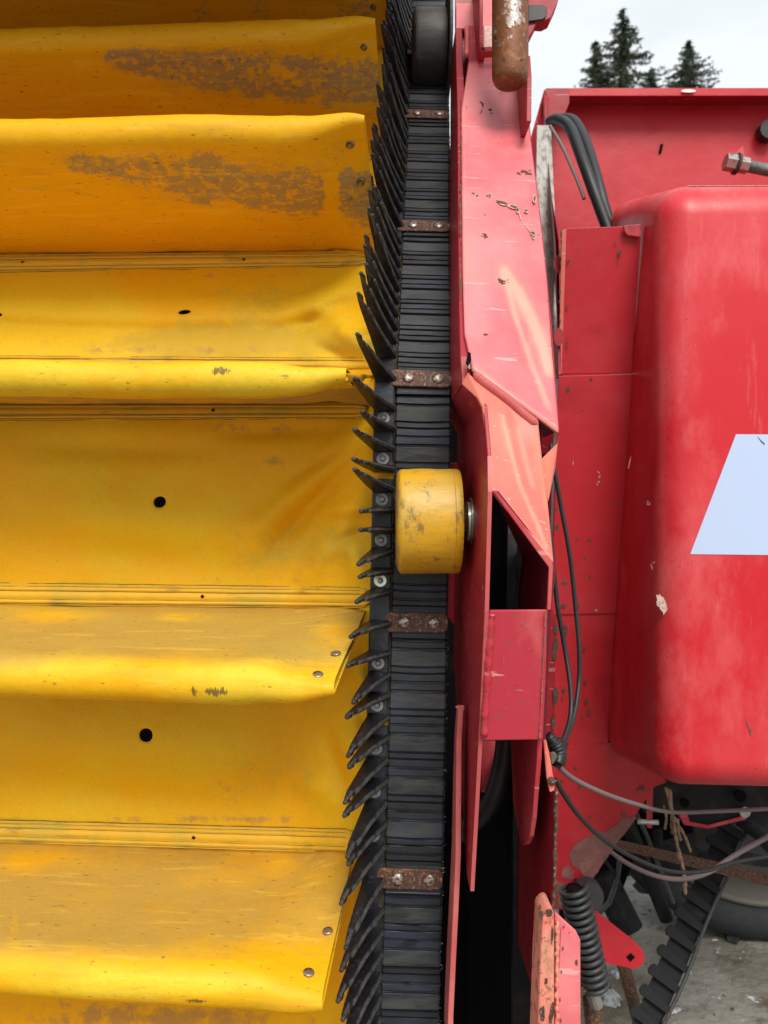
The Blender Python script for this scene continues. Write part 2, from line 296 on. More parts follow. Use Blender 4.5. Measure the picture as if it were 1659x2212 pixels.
# --- ribbed rubber belt
def ribh(p):
    p = p % 1.0
    def bump(c, w): 
        d = abs(((p - c + .5) % 1.0) - .5); return max(0.0, min(1.0, (w/2 - d) / .012))
    return .0030*bump(0, .38) + .0034*bump(.285, .13) + .0026*bump(.46, .17) + .0034*bump(.67, .16)
V = []; F = []; dustv = []; cols = [0, .03, .2, .4, .6, .8, .97, 1.0]; ss = np.arange(s_of_y(-300), s_of_y(2600), .0006); nc = len(cols) + 2
for i, s in enumerate(ss):
    c, X, n, t = frame(s); ph = (s - S0) / PER + .12
    k = round((s - S0) / PITCH); near = abs((s - S0) / PITCH - k) * PITCH
    h0 = ribh(ph)
    if near < PER * .42: h0 = .003 if near < .021 else ribh(((near - .021) / PER) * 1.6 + .27)
    V.append(c - n*.012); dustv.append(0)
    for q in cols:
        bow = ribh(ph + .022*(2*q-1)**2 * (1 if near < PER*1.5 else .1)) if near >= PER*.42 else h0
        h = bow*1.25 + .0003 * mn.noise(Vector((q*5, s*40, 3)))
        e = .002 if q in (0, 1.0) else 0
        fr = (random.random() < .5) * random.uniform(0, .0022) if q == 1.0 else 0
        V.append(c + X * (q * WB + fr) + n * (h - e)); dustv.append(1.0 if (bow > .0026 and abs(((ph + .5) % 1) - .5) < .17) else .25)
    V.append(c + X * WB - n * .012); dustv.append(0)
    if i:
        a = (i-1)*nc; b = i*nc
        for j in range(nc): F.append((a+j, a+(j+1) % nc, b+(j+1) % nc, b+j))
mk('ribbed_belt', V, F, M_rubber, EL, attr={'dust': dustv})
# --- torn fabric threads along the right edge
VF = []; r_ = random.Random(2)
for _ in range(230):
    s = r_.uniform(s_of_y(300), s_of_y(2300)); c, X, n, t = frame(s); p = c + X*(WB-.0005) - n*r_.uniform(-.003, .006)
    q = X*r_.uniform(.5, 1) + t*r_.uniform(-.9, .9) + n*r_.uniform(-.3, .5); l = r_.uniform(.0015, .006)
    VF.append(tube_vf([p, p+q*l*.6, p+q*l+t*r_.uniform(-.002, .002)], r_.uniform(.00018, .0004), 4))
V, F = joinvf(VF); tag(mk('frayed_threads', V, F, M_rpin, EL), kind='stuff')

# --- clamp plates with rivets
def rrect(w, h, r, n=5):
    pts = []
    for cx, cy, a0 in ((w/2-r, h/2-r, 0), (-w/2+r, h/2-r, 90), (-w/2+r, -h/2+r, 180), (w/2-r, -h/2+r, 270)):
        for k in range(n+1):
            a = math.radians(a0 + 90*k/n); pts.append((cx + r*math.cos(a), cy + r*math.sin(a)))
    return pts
V, F = prism([Vector((x, 0, y)) for x, y in rrect(.098, .030, .010)], (0, .0045, 0))
tmp = mk('clamp_plate_mesh', V, F, M_rust); pl_me = tmp.data; bpy.data.objects.remove(tmp)
V, F = lathe_vf([(0, .0095), (.0018, .0088), (.0034, .0060), (.004, .002)], 18, 'Y')
tmp = mk('rivet_mesh', V, F, M_rivet, smooth=True); rv_me = tmp.data; bpy.data.objects.remove(tmp)
def mat4(c, X, n, t):
    m = Matrix.Identity(4)
    for i in range(3): m[i][0] = X[i]; m[i][1] = n[i]; m[i][2] = t[i]; m[i][3] = c[i]
    return m
KR = range(-5, 6)
for k in KR:
    s = S0 + k * PITCH
    if s < arc[10] or s > arc[-10]: continue
    c, X, n, t = frame(s)
    o = inst('clamp_plate', pl_me, mat4(c + X * (WB/2 - .005 + random.uniform(-.001, .001)) + n * .0042, X, n, t) @ Matrix.Rotation(random.uniform(-.02, .02), 4, 'Y'), EL)
    b = o.modifiers.new('b', 'BEVEL'); b.width = .002; b.segments = 3; b.limit_method = 'ANGLE'
    for q in (.019, .066):
        inst('rivet', rv_me, mat4(c + X * (q + random.uniform(-.001, .001)) + n * .0087, X, n, t) @ Matrix.Rotation(random.uniform(0, 3), 4, 'Y'), o)

# --- finger strips (one moulded length per pitch) and fingers
def strip(sa, sb):
    V = []; F = []; A = np.arange(sa, sb, .004)
    for i, s in enumerate(A):
        c, X, n, t = frame(s)
        prof = [(-.0335, .0), (-.033, .004), (-.031, .0055), (-.004, .0065), (-.0015, .0055), (-.001, -.004), (-.0335, -.004)]
        for (a, b) in prof: V.append(c + X*a + n*(b + .0006*mn.noise(Vector((a*90, s*30, 1)))))
        if i:
            m = len(prof); p = (i-1)*m; q = i*m
            for j in range(m): F.append((p+j, p+(j+1) % m, q+(j+1) % m, q+j))
    m = 7; F.append(tuple(range(m))); F.append(tuple(range(len(V)-1, len(V)-1-m, -1)))
    mk('finger_strip', V, F, M_finger, EL)
for k in KR:
    a = S0 + (k - .585) * PITCH; b = S0 + (k + .385) * PITCH
    if b < arc[5] or a > arc[-5]: continue
    strip(max(a, arc[3]), min(b, arc[-3]))
def finger_mesh(seed):
    r = random.Random(seed)
    j = lambda a: r.uniform(-a, a)
    out = [(-.001, .004), (-.030, .004), (-.0410+j(.001), .056), (-.0515+j(.001), .106), (-.0545+j(.001), .1285), (-.0525, .1325), (-.0485, .1325), (-.0460, .128),
           (-.0455+j(.001), .1165), (-.0430, .1130), (-.0405, .1060+j(.002)), (-.0255, .062), (-.012, .030)]
    curl = j(.004)
    def T(p, w):  # (x,n) -> local, curled a little sideways with height
        x, n_ = p; return Vector((x, n_, w + curl * (n_/.13)**2))
    def th(p): return .0058 * (1 - .72*p[1]/.13)
    n = len(out); V = [T(p, th(p)) for p in out] + [T(p, -th(p)) for p in out]
    F = [tuple(range(n)), tuple(range(2*n-1, n-1, -1))] + [(i, (i+1) % n, n+(i+1) % n, n+i) for i in range(n)]
    # thick rounded rim down the near edge and round the tip
    rim = [(-.001, .006), (-.012, .030), (-.0255, .062), (-.0335, .085), (-.0405, .1060)]
    path = smooth_path([T(p, 0) for p in rim], 4); rad = [.0045 - .0017*i/len(path) for i in range(len(path))]
    V2, F2 = tube_vf(path, rad, 6, .05)
    nub = smooth_path([T(p, 0) for p in ((-.0455, .108), (-.0485, .120), (-.0515, .1310), (-.0525, .1345), (-.0530, .1360))], 3)
    rad = [.0030]*4 + [.0033]*4 + [.0033, .0032, .003, .0026, .0016]; rad = (rad + [.0012]*20)[:len(nub)]
    V3, F3 = tube_vf(nub, rad, 8, .06)
    V, F = joinvf([(V, F), (V2, F2), (V3, F3)])
    na = 2*n; o = mk('finger_mesh', V, F, M_finger, attr={'rim': [0.0]*na + [1.0]*(len(V)-na)}); me = o.data; bpy.data.objects.remove(o); return me
FM = [finger_mesh(i) for i in range(8)]
V, F = joinvf([lathe_vf([(0, .0098), (.0016, .0098), (.0020, .0092), (.0020, .0050)], 24, 'Y')]); tmp = mk('washer_mesh', V, F, M_zinc); wa_me = tmp.data
V, F = joinvf([lathe_vf([(0, .0046), (.0030, .0042), (.0042, .0030)], 16, 'Y'), lathe_vf([(.0042, .0018), (.0050, .0016)], 8, 'Y')]); tmp2 = mk('bolt_mesh', V, F, M_zinc); bo_me = tmp2.data
bpy.data.objects.remove(tmp); bpy.data.objects.remove(tmp2)
wa_y = wa_me.copy(); wa_y.materials[0] = M_zinc_y
k0 = int((arc[8] - S0) / PER) + 1; k1 = int((arc[-8] - S0) / PER) - 1
for k in range(k0, k1):
    s = S0 + k * PER
    def fing(ds_, lean):
        c, X, n, t = frame(s + ds_); y = np.interp(s + ds_, arc, ys)
        if y < -330 or y > 2700: return
        lean = lean + .085*math.tanh((y-1115)/45.0)*math.exp(-((y-1115)/190.0)**2) + .14*min(1, max(0, (y-1260)/200.0))
        R = Matrix.Rotation(lean + random.uniform(-.028, .028), 4, X) @ Matrix.Rotation(random.uniform(-.05, .04), 4, t)
        M = Matrix.Translation(c) @ R @ Matrix.Translation(-c) @ mat4(c, X, n, t); inst('finger', random.choice(FM), M @ Matrix.Diagonal((1, random.uniform(1.0, 1.12) if y < 800 else random.uniform(1.04, 1.14) if y > 1380 else random.uniform(.96, 1.06), 1, 1)), EL)
    if k % 6 == 0: fing(.002, 0)
    else:
        fing(-.015, -.05); fing(.016, .04)
        c, X, n, t = frame(s); y = np.interp(s, arc, ys)
        if -150 < y < 2450:
            w = inst('washer', wa_y if k == -1 else wa_me, mat4(c - X*.018 + n*.006, X, n, t) @ Matrix.Rotation(random.uniform(-.1, .1), 4, 'X'), EL)
            inst('bolt', bo_me, mat4(c - X*.018 + n*.0078, X, n, t), w)

# --- the yellow web cloth, a sheet that sags behind the belt
def ridge(x, y, x1, y1, x2, y2, w, a, taper=True):
    dx, dy = x2-x1, y2-y1; l2 = dx*dx+dy*dy; t = ((x-x1)*dx+(y-y1)*dy)/l2; tc_ = np.clip(t, 0, 1)
    d = np.hypot(x-(x1+dx*tc_), y-(y1+dy*tc_)); e = (np.sin(math.pi*np.clip(tc_, .02, .98)) if taper else 1)
    return a*np.exp(-(d/w)**2)*e
RIDGES = [(520, 1180, 800, 905, 24, .011), (570, 1210, 800, 960, 20, -.012), (600, 1060, 800, 930, 16, -.007), (640, 1290, 800, 1040, 26, .010),
          (660, 1110, 812, 1090, 16, .010), (700, 1180, 812, 1140, 14, -.008), (450, 940, 760, 925, 16, -.005), (560, 700, 800, 600, 22, .012), (620, 720, 806, 640, 20, -.010),
          (700, 690, 812, 760, 20, .012), (660, 740, 810, 800, 16, -.010), (640, 660, 800, 705, 18, .007), (740, 1140, 790, 1270, 22, .010), (730, 1560, 800, 1720, 26, .010),
          (690, 1540, 770, 1770, 22, -.008), (600, 1640, 760, 1760, 30, .006), (0, 960, 500, 975, 26, -.006), (0, 1090, 620, 1150, 60, .009), (0, 1170, 560, 1230, 40, -.005),
          (0, 1600, 620, 1620, 90, .012), (0, 1700, 600, 1740, 40, -.005), (740, 1400, 800, 1500, 16, .008), (760, 1480, 800, 1600, 14, -.008), (780, 2180, 700, 2300, 20, .008)]
def web_off(x, y):
    rel = np.clip((x_of_yv(y) - x) / 230.0, 0, 1); o = .012 + .095*(rel*rel*(3-2*rel))
    # fold running along the upper panel
    o = o + .034*np.exp(-((y-815)/40.0)**2)*np.clip((x_of_yv(y)-x)/120.0, 0, 1)
    sg = lambda v: 1/(1+np.exp(-v))
    o = o + (.024*sg((y-688-14*np.sin(x/230.0))/7.0)*(1-sg((y-835)/12.0))*np.clip((790-x)/300, 0, 1)) - .012*np.exp(-((y-640)/40.0)**2)*np.clip((800-x)/500, 0, 1)
    for a in RIDGES: o = o - 1.7*ridge(x, y, *a[:4], a[4], a[5])
    for (yb, w) in ((335, 34), (565, 40), (888, 34), (1287, 45), (1810, 55), (2480, 60)): o = o
    return o
def x_of_yv(y): return np.interp(y, ys, xs)
def web_pt(x, y):
    d = d_of_yv(y) + web_off(x, y); n_ = .0022
    return d
def d_of_yv(y): return np.interp(y, ys, ds)
HOLES = [(345, 1085, 14, 12.5, .35), (316, 1588, 15, 15, 0), (399, 675, 14, 5.0, .1), (-6, 680, 12, 4, 0)]
xa = np.linspace(0, 1, 241); ya = np.arange(-200, 2560, 7.0)
V = []; du = []; ol = []; NX = len(xa)
UX = np.zeros((len(ya), NX)); UY = np.zeros_like(UX)
for i, y in enumerate(ya):
    xr = x_of_yv(y) + 1.0; UX[i] = -420 + (xr + 420)*xa; UY[i] = y
hole_faces = set()
for (hx, hy, ra, rb, rot) in HOLES:
    i0 = int(np.argmin(abs(ya - hy))); j0 = int(np.argmin(abs(UX[i0] - hx))); R0 = 2; R1 = 6
    cx0, cy0 = UX[i0, j0], UY[i0, j0]
    for i in range(i0-R1, i0+R1+1):
        for j in range(j0-R1, j0+R1+1):
            a = j-j0; b = i-i0; m_ = max(abs(a), abs(b)); 
            t = min(max((m_-R0)/(R1-R0), 0), 1); h = math.hypot(a, b) or 1
            ca, cb = a/h*ra*m_/R0, b/h*rb*m_/R0
            ca, cb = ca*math.cos(rot)+cb*math.sin(rot), -ca*math.sin(rot)+cb*math.cos(rot)
            gx, gy = UX[i, j]-cx0, UY[i, j]-cy0
            UX[i, j] = hx*(1-t)+cx0*t + ca*(1-t)+gx*t; UY[i, j] = hy*(1-t)+cy0*t + cb*(1-t)+gy*t
    for i in range(i0-R0, i0+R0):
        for j in range(j0-R0, j0+R0): hole_faces.add((i, j))
D = d_of_yv(UY) + web_off(UX, UY)
def G(x, y, cx, cy, sx, sy): return np.exp(-((x-cx)/sx)**2-((y-cy)/sy)**2)
dust = (.62*G(UX, UY, 560, 925, 230, 30) + .55*G(UX, UY, 590, 1000, 130, 18) + .45*G(UX, UY, 400, 595, 500, 14) + .35*G(UX, UY, 500, 1255, 500, 14) + .42*G(UX, UY, 560, 1700, 170, 110)
        + .55*G(UX, UY, 300, 1768, 500, 12) + .35*G(UX, UY, 500, 670, 260, 60) + .5*G(UX, UY, 350, 758, 500, 16) + .8*G(UX, UY, 330, 2200, 430, 60) + .45*G(UX, UY, 620, 1200, 160, 70) + .3*(UY < 400))
oliv = (.9*G(UX, UY, 450, 745, 500, 30) + .9*G(UX, UY, 620, 1190, 230, 90) + .8*G(UX, UY, 560, 690, 330, 110) + .7*G(UX, UY, 560, 1700, 260, 110) + .5*G(UX, UY, 760, 1000, 80, 200))
for i in range(len(ya)):
    for j in range(NX):
        p = P(UX[i, j], UY[i, j], D[i, j]); p.y += .0035*mn.noise(Vector((p.x*9, 2, p.z*11))) + .0009*mn.noise(Vector((p.x*40, 7, p.z*40)))
        V.append(p)
F = [(i*NX+j, i*NX+j+1, (i+1)*NX+j+1, (i+1)*NX+j) for i in range(len(ya)-1) for j in range(NX-1) if (i, j) not in hole_faces]
web = mk('web_cloth', V, F, M_web, EL, smooth=True, attr={'dust': dust.ravel(), 'olive': oliv.ravel()})
sol = web.modifiers.new('t', 'SOLIDIFY'); sol.thickness = .002; sol.offset = 1
def webP(x, y, out=0.0):
    d = float(d_of_yv(y) + web_off(np.float64(x), np.float64(y))) - out; return P(x, y, d)

# --- stitched cross bands: ridged strips lying on the cloth, dark tubes in the grooves draw the dark gaps
def band(rows, x1, holes=(), xl=-300):
    """rows: (y at left x=0, y at right x=790, height) cross-section of the strip"""
    V = []; F = []; xsamp = np.linspace(xl, x1, 90); m = len(rows)
    for i, x in enumerate(xsamp):
        end = max(0, (x - (x1 - 22)) / 22)
        for (yl, yr, h) in rows:
            y = yl + (yr - yl) * x / 790.0; ym = (rows[0][1] + rows[-1][1]) / 2
            y += .9*mn.noise(Vector((x/60, yl/9, 0))); y += (ym - y) * .35 * end**2
            V.append(webP(x, y, h*1.5 + .0008 + .0006*mn.noise(Vector((x/25, 3, 4)))))
        if i:
            for j in range(m-1): F.append(((i-1)*m+j, (i-1)*m+j+1, i*m+j+1, i*m+j))
    o = mk('seam_band', V, F, M_band, EL, smooth=True)
    s_ = o.modifiers.new('t', 'SOLIDIFY'); s_.thickness = .0025; s_.offset = -1
    for (yl, yr, h) in rows:
        if h < .0022:
            pth = [webP(x, yl + (yr-yl)*x/790.0 + .9*mn.noise(Vector((x/60, yl/9, 0))), h*1.5 + .0012 + .0006*mn.noise(Vector((x/25, 3, 4)))) for x in np.linspace(xl, x1-22, 90)]
            tube('seam_gap', pth, .0007, M_gap, o, 5)
    for (hx, hr) in holes:
        yc = (rows[0][0]+rows[-1][0])/2 + ((rows[0][1]+rows[-1][1])/2 - (rows[0][0]+rows[-1][0])/2)*hx/790.0
        c = webP(hx, yc, .0052)
        Vh, Fh = lathe_vf([(-.0035, .0026), (-.0008, .0030), (0, .0042), (.0006, .0048), (.002, .0048), (.002, .0024), (-.0035, .0024)], 16, 'Y', c); mk('eyelet', Vh[:], Fh[:-2], M_band, o, smooth=True)
        Vh, Fh = lathe_vf([(-.0022, .0032), (-.0012, .0032)], 16, 'Y', c); mk('eyelet_bore_shade', Vh, Fh, M_dark, o)
def rows_of(tl, tr, bl, br):
    f = [(0, .001), (.07, .004), (.14, .001), (.20, .0055), (.29, .0058), (.33, .002), (.38, .0042), (.66, .0042), (.71, .0018), (.77, .0058), (.86, .0055), (.90, .001), (.95, .004), (1, .0008)]
    return [(tl+(bl-tl)*a, tr+(br-tr)*a, h) for a, h in f]
band(rows_of(548, 541, 588, 576), 790, [(50, 1), (527, 1)])
band(rows_of(868, 868, 908, 904), 790, [(461, 1)])
band(rows_of(1259, 1269, 1308, 1315), 798, [(438, 1)])
band(rows_of(1771, 1792, 1821, 1846), 768, [(419, 1)])
band(rows_of(318, 318, 350, 348), 812)
band([(769, 774, .001), (771, 776, .004), (774, 779, .0012), (780, 785, .004), (790, 795, .004)], 806)

# --- pocket flaps: cloth looped to a round nose, pinched flat and riveted at its right end
V, F = lathe_vf([(0, .0072), (.0012, .0070), (.0022, .0050), (.0026, .0016)], 18, 'Y'); tmp = mk('flap_rivet_mesh', V, F, M_rpin, smooth=True); fr_me = tmp.data; bpy.data.objects.remove(tmp)
def flap(yb, ybr, nose, r, xr_b, xr_n, side, dustf, rivets=(), rend=.25, wav=0, sag=.0, scuff=()):
    """yb,ybr: root row at x=0 / x=790; nose: list (x, y_visible_edge, d) along the front edge; side=+1: we look on its top (lower flaps), -1: on its underside"""
    nx = 130; A = 16; Lr = 26; V = []; F = []; dv = []; ov = []; sv_ = []; so = []
    nxs = [n[0] for n in nose]; nys = [n[1] for n in nose]; nds = [n[2] for n in nose]
    m = 2*Lr + A + 1; grid = []
    for i in range(nx + 1):
        u = (i / nx); u = 1 - (1-u)**1.35
        xb = -330 + (xr_b + 330)*u; xn = -560 + (xr_n + 560)*u
        ybx = yb + (ybr-yb)*xb/790.0; B = webP(xb, ybx, .003)
        yn = float(np.interp(xn, nxs, nys)); dn = float(np.interp(xn, nxs, nds))
        e = max(0, (xn - (xr_n - 190)) / 190); rr = r * (1 - (1-rend)*e**1.4)
        edge = P(xn, yn, dn + rr*.6)
        N = Vector((edge.x, dn + rr, edge.z + side*rr))
        ax = (N - B); ax.x = 0; Lh = ax.length; ax.normalize(); pn = Vector((0, -ax.z, ax.y)); 
        if pn.z < 0: pn = -pn
        row = []
        for j in range(m):
            if j < Lr: t = j / Lr; p = B.lerp(N, t) + pn*(rr*(t**.8)*(1) + .002); q = t
            elif j <= Lr + A:
                th = math.pi*(j-Lr)/A; p = N + pn*(rr*math.cos(th)) + ax*(rr*math.sin(th)); q = 1
            else: t = 1 - (j-Lr-A)/Lr; p = B.lerp(N, t) - pn*(rr*(t**.8) + .0005); q = t
            # slack, ripples and the drawn-in end
            wv = .0030*mn.noise(Vector((p.x*7, q*3, yb*.01))) + .0012*mn.noise(Vector((p.x*26, q*6, yb*.013)))
            wv -= sag*math.sin(math.pi*q)*(1-e)
            if wav and e > .5: wv += wav*math.sin(q*9 + p.x*60)*(e-.5)
            wv += .004*e*math.sin(p.x*55+q*5)
            p = p + Vector((0, 0, 1))*wv
            row.append(p); xx = CX + p.x/p.y*K; yy = CY + (H-p.z)/p.y*K
            dvv, ovv, svv, sof = dustf(xx, yy, q); so.append(sof); dv.append(dvv); ov.append(ovv); sv_.append(svv)
        V += row; grid.append(row)
        if i:
            for j in range(m-1): F.append(((i-1)*m+j, i*m+j, i*m+j+1, (i-1)*m+j+1))
    o = mk('pocket_flap', V, F, M_flap, EL, smooth=True, attr={'dust': dv, 'olive': ov, 'scuff': sv_, 'soft': so})
    s_ = o.modifiers.new('t', 'SOLIDIFY'); s_.thickness = .0022; s_.offset = 0
    for (rx, ry) in rivets:      # seat each rivet on the visible sheet where the photo shows it
        best = None
        jj = range(0, Lr+1) if side > 0 else range(Lr+A, m)
        for gi in range(len(grid)-1):
            for j in jj:
                p = grid[gi][j]; dd = (CX+p.x/p.y*K-rx)**2 + (CY+(H-p.z)/p.y*K-ry)**2
                if best is None or dd < best[0]: best = (dd, gi, j)
        _, gi, j = best; p = grid[gi][j]; j2 = min(j+1, m-1); a = (grid[gi+1][j]-p).normalized(); b = (grid[gi][j2]-p).normalized(); n = a.cross(b).normalized()
        if n.dot(Vector((0, 0, H)) - p) < 0: n = -n
        X = (a - n*a.dot(n)).normalized(); t = X.cross(n)
        c2 = P(rx, ry, p.y)
        inst('rivet', fr_me, mat4(p + (c2-p)*.8 + n*.0012, X, n, t), o)
    return o
g2 = lambda x, y, cx, cy, sx, sy: math.exp(-((x-cx)/sx)**2-((y-cy)/sy)**2)
def df_up1(x, y, q):
    d = 0
    if 60 < x < 830: 
        cyc = 340 + (x-100)*.125; hw = 18 + 92*min(1, max(0, (x-60)/420)); d = math.exp(-abs((y-cyc)/hw)**2.4)*min(1, (x-60)/90)
    d = max(d*1.0*(1-.6*g2(x, y, 715, 400, 14, 130)), g2(x, y, 785, 410, 34, 70)*1.0, .8*g2(x, y, 500, 532, 500, 9)); return d, .25*g2(x, y, 400, 270, 600, 30), .3*g2(x, y, 500, 400, 150, 60), .3*d
def df_up2(x, y, q):
    cyc = 125 + (x-200)*.10; d = math.exp(-abs((y-cyc)/(20+66*min(1, max(0, (x-180)/300))))**2.6)*(min(1, (x-170)/60) if x > 170 else 0)
    return max(d*1.05, g2(x, y, 795, 150, 30, 70)), .2, 0, .3*d
def df_up3(x, y, q): return (.75 if 420 < x else .25), 0, 0, 0
def df_mid(x, y, q):
    under = 1.0 if y > 842 - (x-500)*.02*(x > 500) and q < .93 else 0
    return max(.8*under, .35*g2(x, y, 250, 790, 300, 10)), .8*(1-under), 1.0*g2(x, y, 475, 802, 40, 14), .6*under
def df_lo1(x, y, q):
    d = .72*(1/(1+math.exp((y-1435)/14))) * (1 - .6*g2(x, y, 110, 1330, 130, 22) - .5*g2(x, y, 380, 1335, 60, 12) - .45*g2(x, y, 715, 1370, 60, 45))
    return .35*d, .7, 1.0*(g2(x, y, 465, 1493, 44, 15) + g2(x, y, 421, 1492, 5, 18)) + .8*g2(x, y, 700, 1499, 20, 4), 1.1*d
def df_lo2(x, y, q):
    d = .66*(1/(1+math.exp((y-2065)/20))) * (1 - .6*g2(x, y, 70, 1860, 110, 34) - .5*g2(x, y, 30, 1990, 12, 50)) * (1/(1+math.exp((x-560)/60))) + .40/(1+math.exp((600-x)/50)+math.exp((y-2060)/25))
    return max(.3*d, .75*g2(x, y, 708, 2050, 30, 60)), .4 + 1.1*g2(x, y, 330, 2128, 200, 22), 1.0*g2(x, y, 425, 2160, 46, 8) + .5*g2(x, y, 700, 2040, 30, 50), 1.1*d
flap(548, 541, [(-600, 262, 1.12), (0, 255, 1.12), (300, 249, 1.12), (787, 246, 1.12)], .026, 815, 787, -1, df_up1, [(756, 311), (779, 393)], sag=.012)
flap(322, 320, [(-600, 78, 1.33), (0, 62, 1.33), (400, 50, 1.33), (810, 36, 1.33)], .026, 830, 810, -1, df_up2, [(785, 100), (803, 179)], sag=.012)
flap(110, 105, [(-600, -120, 1.58), (0, -128, 1.58), (840, -140, 1.58)], .026, 845, 825, -1, df_up3, [(806, 15)], sag=.012)
flap(868, 868, [(-600, 780, .99), (0, 778, .99), (500, 783, .99), (600, 783, .985), (680, 790, .98), (745, 797, .98)], .023, 800, 748, -1, df_mid, rend=.32, wav=.004)
flap(1311, 1316, [(-600, 1502, .95), (0, 1507, .95), (250, 1514, .95), (500, 1524, .945), (620, 1519, .945), (722, 1508, .95)], .027, 790, 722, 1, df_lo1, [(725, 1413), (687, 1460)], rend=.3, sag=.006)
flap(1823, 1847, [(-600, 2128, .91), (0, 2151, .905), (340, 2171, .90), (520, 2184, .90), (697, 2191, .90)], .027, 762, 697, 1, df_lo2, [(708, 2013), (667, 2103)], rend=.4, sag=.006)
flap(2500, 2500, [(-600, 2900, .88), (700, 2920, .88)], .027, 745, 690, 1, df_lo2, sag=.006)
# torn, rippled end of the middle flap
V = []; F = []
for i in range(30):
    u = i/29; x = 746 + 57*u; yl = 822 + 20*math.exp(-((u-.42)/.16)**2) + 5*math.sin(u*15)*(1-u) - 6*u
    for j in range(5):
        q = j/4; p = P(x + 2*q, yl - (yl - 806 - 4*u)*q, .978 + .22*u + .012*math.sin(u*14+q*2)*(1-q))
        V.append(p)
    if i:
        for j in range(4): F.append(((i-1)*5+j, i*5+j, i*5+j+1, (i-1)*5+j+1))
o = mk('torn_flap_end', V, F, M_flap, EL, smooth=True, attr={'dust': [.45]*len(V), 'olive': [0]*len(V), 'scuff': [0]*len(V), 'soft': [.3]*len(V)}); s_ = o.modifiers.new('t', 'SOLIDIFY'); s_.thickness = .0022

# added black sheet stands in for the dark inside behind the web
plate('dark_backing', [(-900, -1500, 3.2), (880, -700, 3.2), (880, 3200, 1.75), (-900, 3200, 1.75)], M_dark, EL, t=.01, bevel=0)

V, F = prism([Vector((-1.6, .90, H+.97)), Vector((.100, .90, H+.97)), Vector((.100, 2.7, H+1.95)), Vector((-1.6, 2.7, H+1.95))], (0, 0, .006)); mk('unseen_shade_sheet', V, F, M_redd, EL)  # unseen sheet above the view, added to shade the upper flaps
# ------------------------------------------------------------------ rollers
def roller(label, x0, x1, dax, yc, r, m, hubx):
    ax = P(CX, yc, dax); X0 = (x0-CX)/K*(dax-r); X1 = (x1-CX)/K*(dax-r); b = .0055
    R = thing('guide_roller', label, 'roller', (X0, dax, ax.z)); prof = [(X0-.0003, r*.30), (X0, r*.82), (X0+.0015, r*.90), (X0+b, r*.985), (X0+b*1.6, r)]
    for k in range(1, 12): prof.append((X0+b*1.6+(X1-X0-b*1.6)*k/13, r*(1.0+.004*math.sin(k*.5))))
    prof += [(X1-.011, r*1.0), (X1-.0105, r*.990), (X1-.0098, r*.999), (X1-.003, r*.995), (X1, r*.975), (X1+.0005, r*.3)]
    Vv, Ff = lathe_vf(prof, 72, 'X', (0, dax, ax.z))
    for v in Vv:
        q = mn.noise(v*35)*.0007; dv_ = Vector((0, v.y-dax, v.z-ax.z));
        if dv_.length > .01: v += dv_.normalized()*q
    att = [max(0, 1-abs(v.x-X0)/.010) + max(0, 1-abs(v.x-X1)/.012)*.6 + .5*max(0, (ax.z-v.z)/r-.75)*3 for v in Vv]
    mk('roller_body', Vv, Ff, m, R, smooth=True, attr={'dust': att}).data.set_sharp_from_angle(angle=math.radians(40))
    return R, X0, X1, ax.z
R, X0, X1, zc = roller('worn yellow roller pressed against the black ribbed belt', 857, 1003, 1.075, 1126, .0755, M_roller, 1035)
Vv, Ff = lathe_vf([(X1, .024), (X1+.004, .026), (X1+.006, .024), (X1+.009, .027), (X1+.011, .025)], 40, 'X', (0, 1.075, zc)); mk('hub', Vv, Ff, M_rust, R)
Vv, Ff = lathe_vf([(X1+.0115, .028), (X1+.015, .028)], 40, 'X', (0, 1.075, zc)); mk('spacer_washer', Vv, Ff, M_zinc_y, R)
Vv, Ff = lathe_vf([(X1+.0155, .034), (X1+.0185, .034)], 40, 'X', (0, 1.075, zc)); mk('washer', Vv, Ff, M_steel, R)
Vv, Ff = lathe_vf([(X1+.019, .012), (X1+.032, .012)], 24, 'X', (0, 1.075, zc)); mk('axle', Vv, Ff, M_steel, R)
R2, X0, X1, zc = roller('dusty black roller in the shade at the top of the ribbed belt', 893, 968, 1.64, 112, .083, M_dkroll, 980)
Vv, Ff = lathe_vf([(X1+.002, .118), (X1+.0075, .118)], 48, 'X', (0, 1.64, zc)); mk('side_disc', Vv, Ff, M_dkroll, R2)
Vv, Ff = lathe_vf([(X0-.010, .008), (X0, .008)], 16, 'X', (0, 1.64, zc)); mk('axle', Vv, Ff, M_zinc, R2)

# ------------------------------------------------------------------ red elevator frame in front
FR = thing('steel_column', 'faded pink-red welded steel column standing beside the black ribbed belt', 'machine column', tuple(P(1100, 2200, 1.05))); FR['kind'] = 'thing'
# upper box beam (hollow, cut open at the foot)
bt = [(998, 240, 1.345), (1141, 262, 1.335)]
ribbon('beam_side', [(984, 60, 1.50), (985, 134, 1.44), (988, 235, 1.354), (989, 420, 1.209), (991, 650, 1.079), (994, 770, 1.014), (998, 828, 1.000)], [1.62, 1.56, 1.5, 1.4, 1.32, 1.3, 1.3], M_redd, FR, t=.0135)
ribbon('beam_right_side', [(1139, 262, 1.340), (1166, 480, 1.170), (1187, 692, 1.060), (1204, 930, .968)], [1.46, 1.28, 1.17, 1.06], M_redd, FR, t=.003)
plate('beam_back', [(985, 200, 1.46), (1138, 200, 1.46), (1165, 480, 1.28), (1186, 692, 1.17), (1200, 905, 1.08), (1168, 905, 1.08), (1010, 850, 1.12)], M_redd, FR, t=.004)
plate('gusset_side', [(1168, 994, .958), (1204, 958, .968), (1207, 935, .966), (1200, 1010, .972), (1184, 1085, .955)], M_salmon, FR, t=.004, bevel=.001)
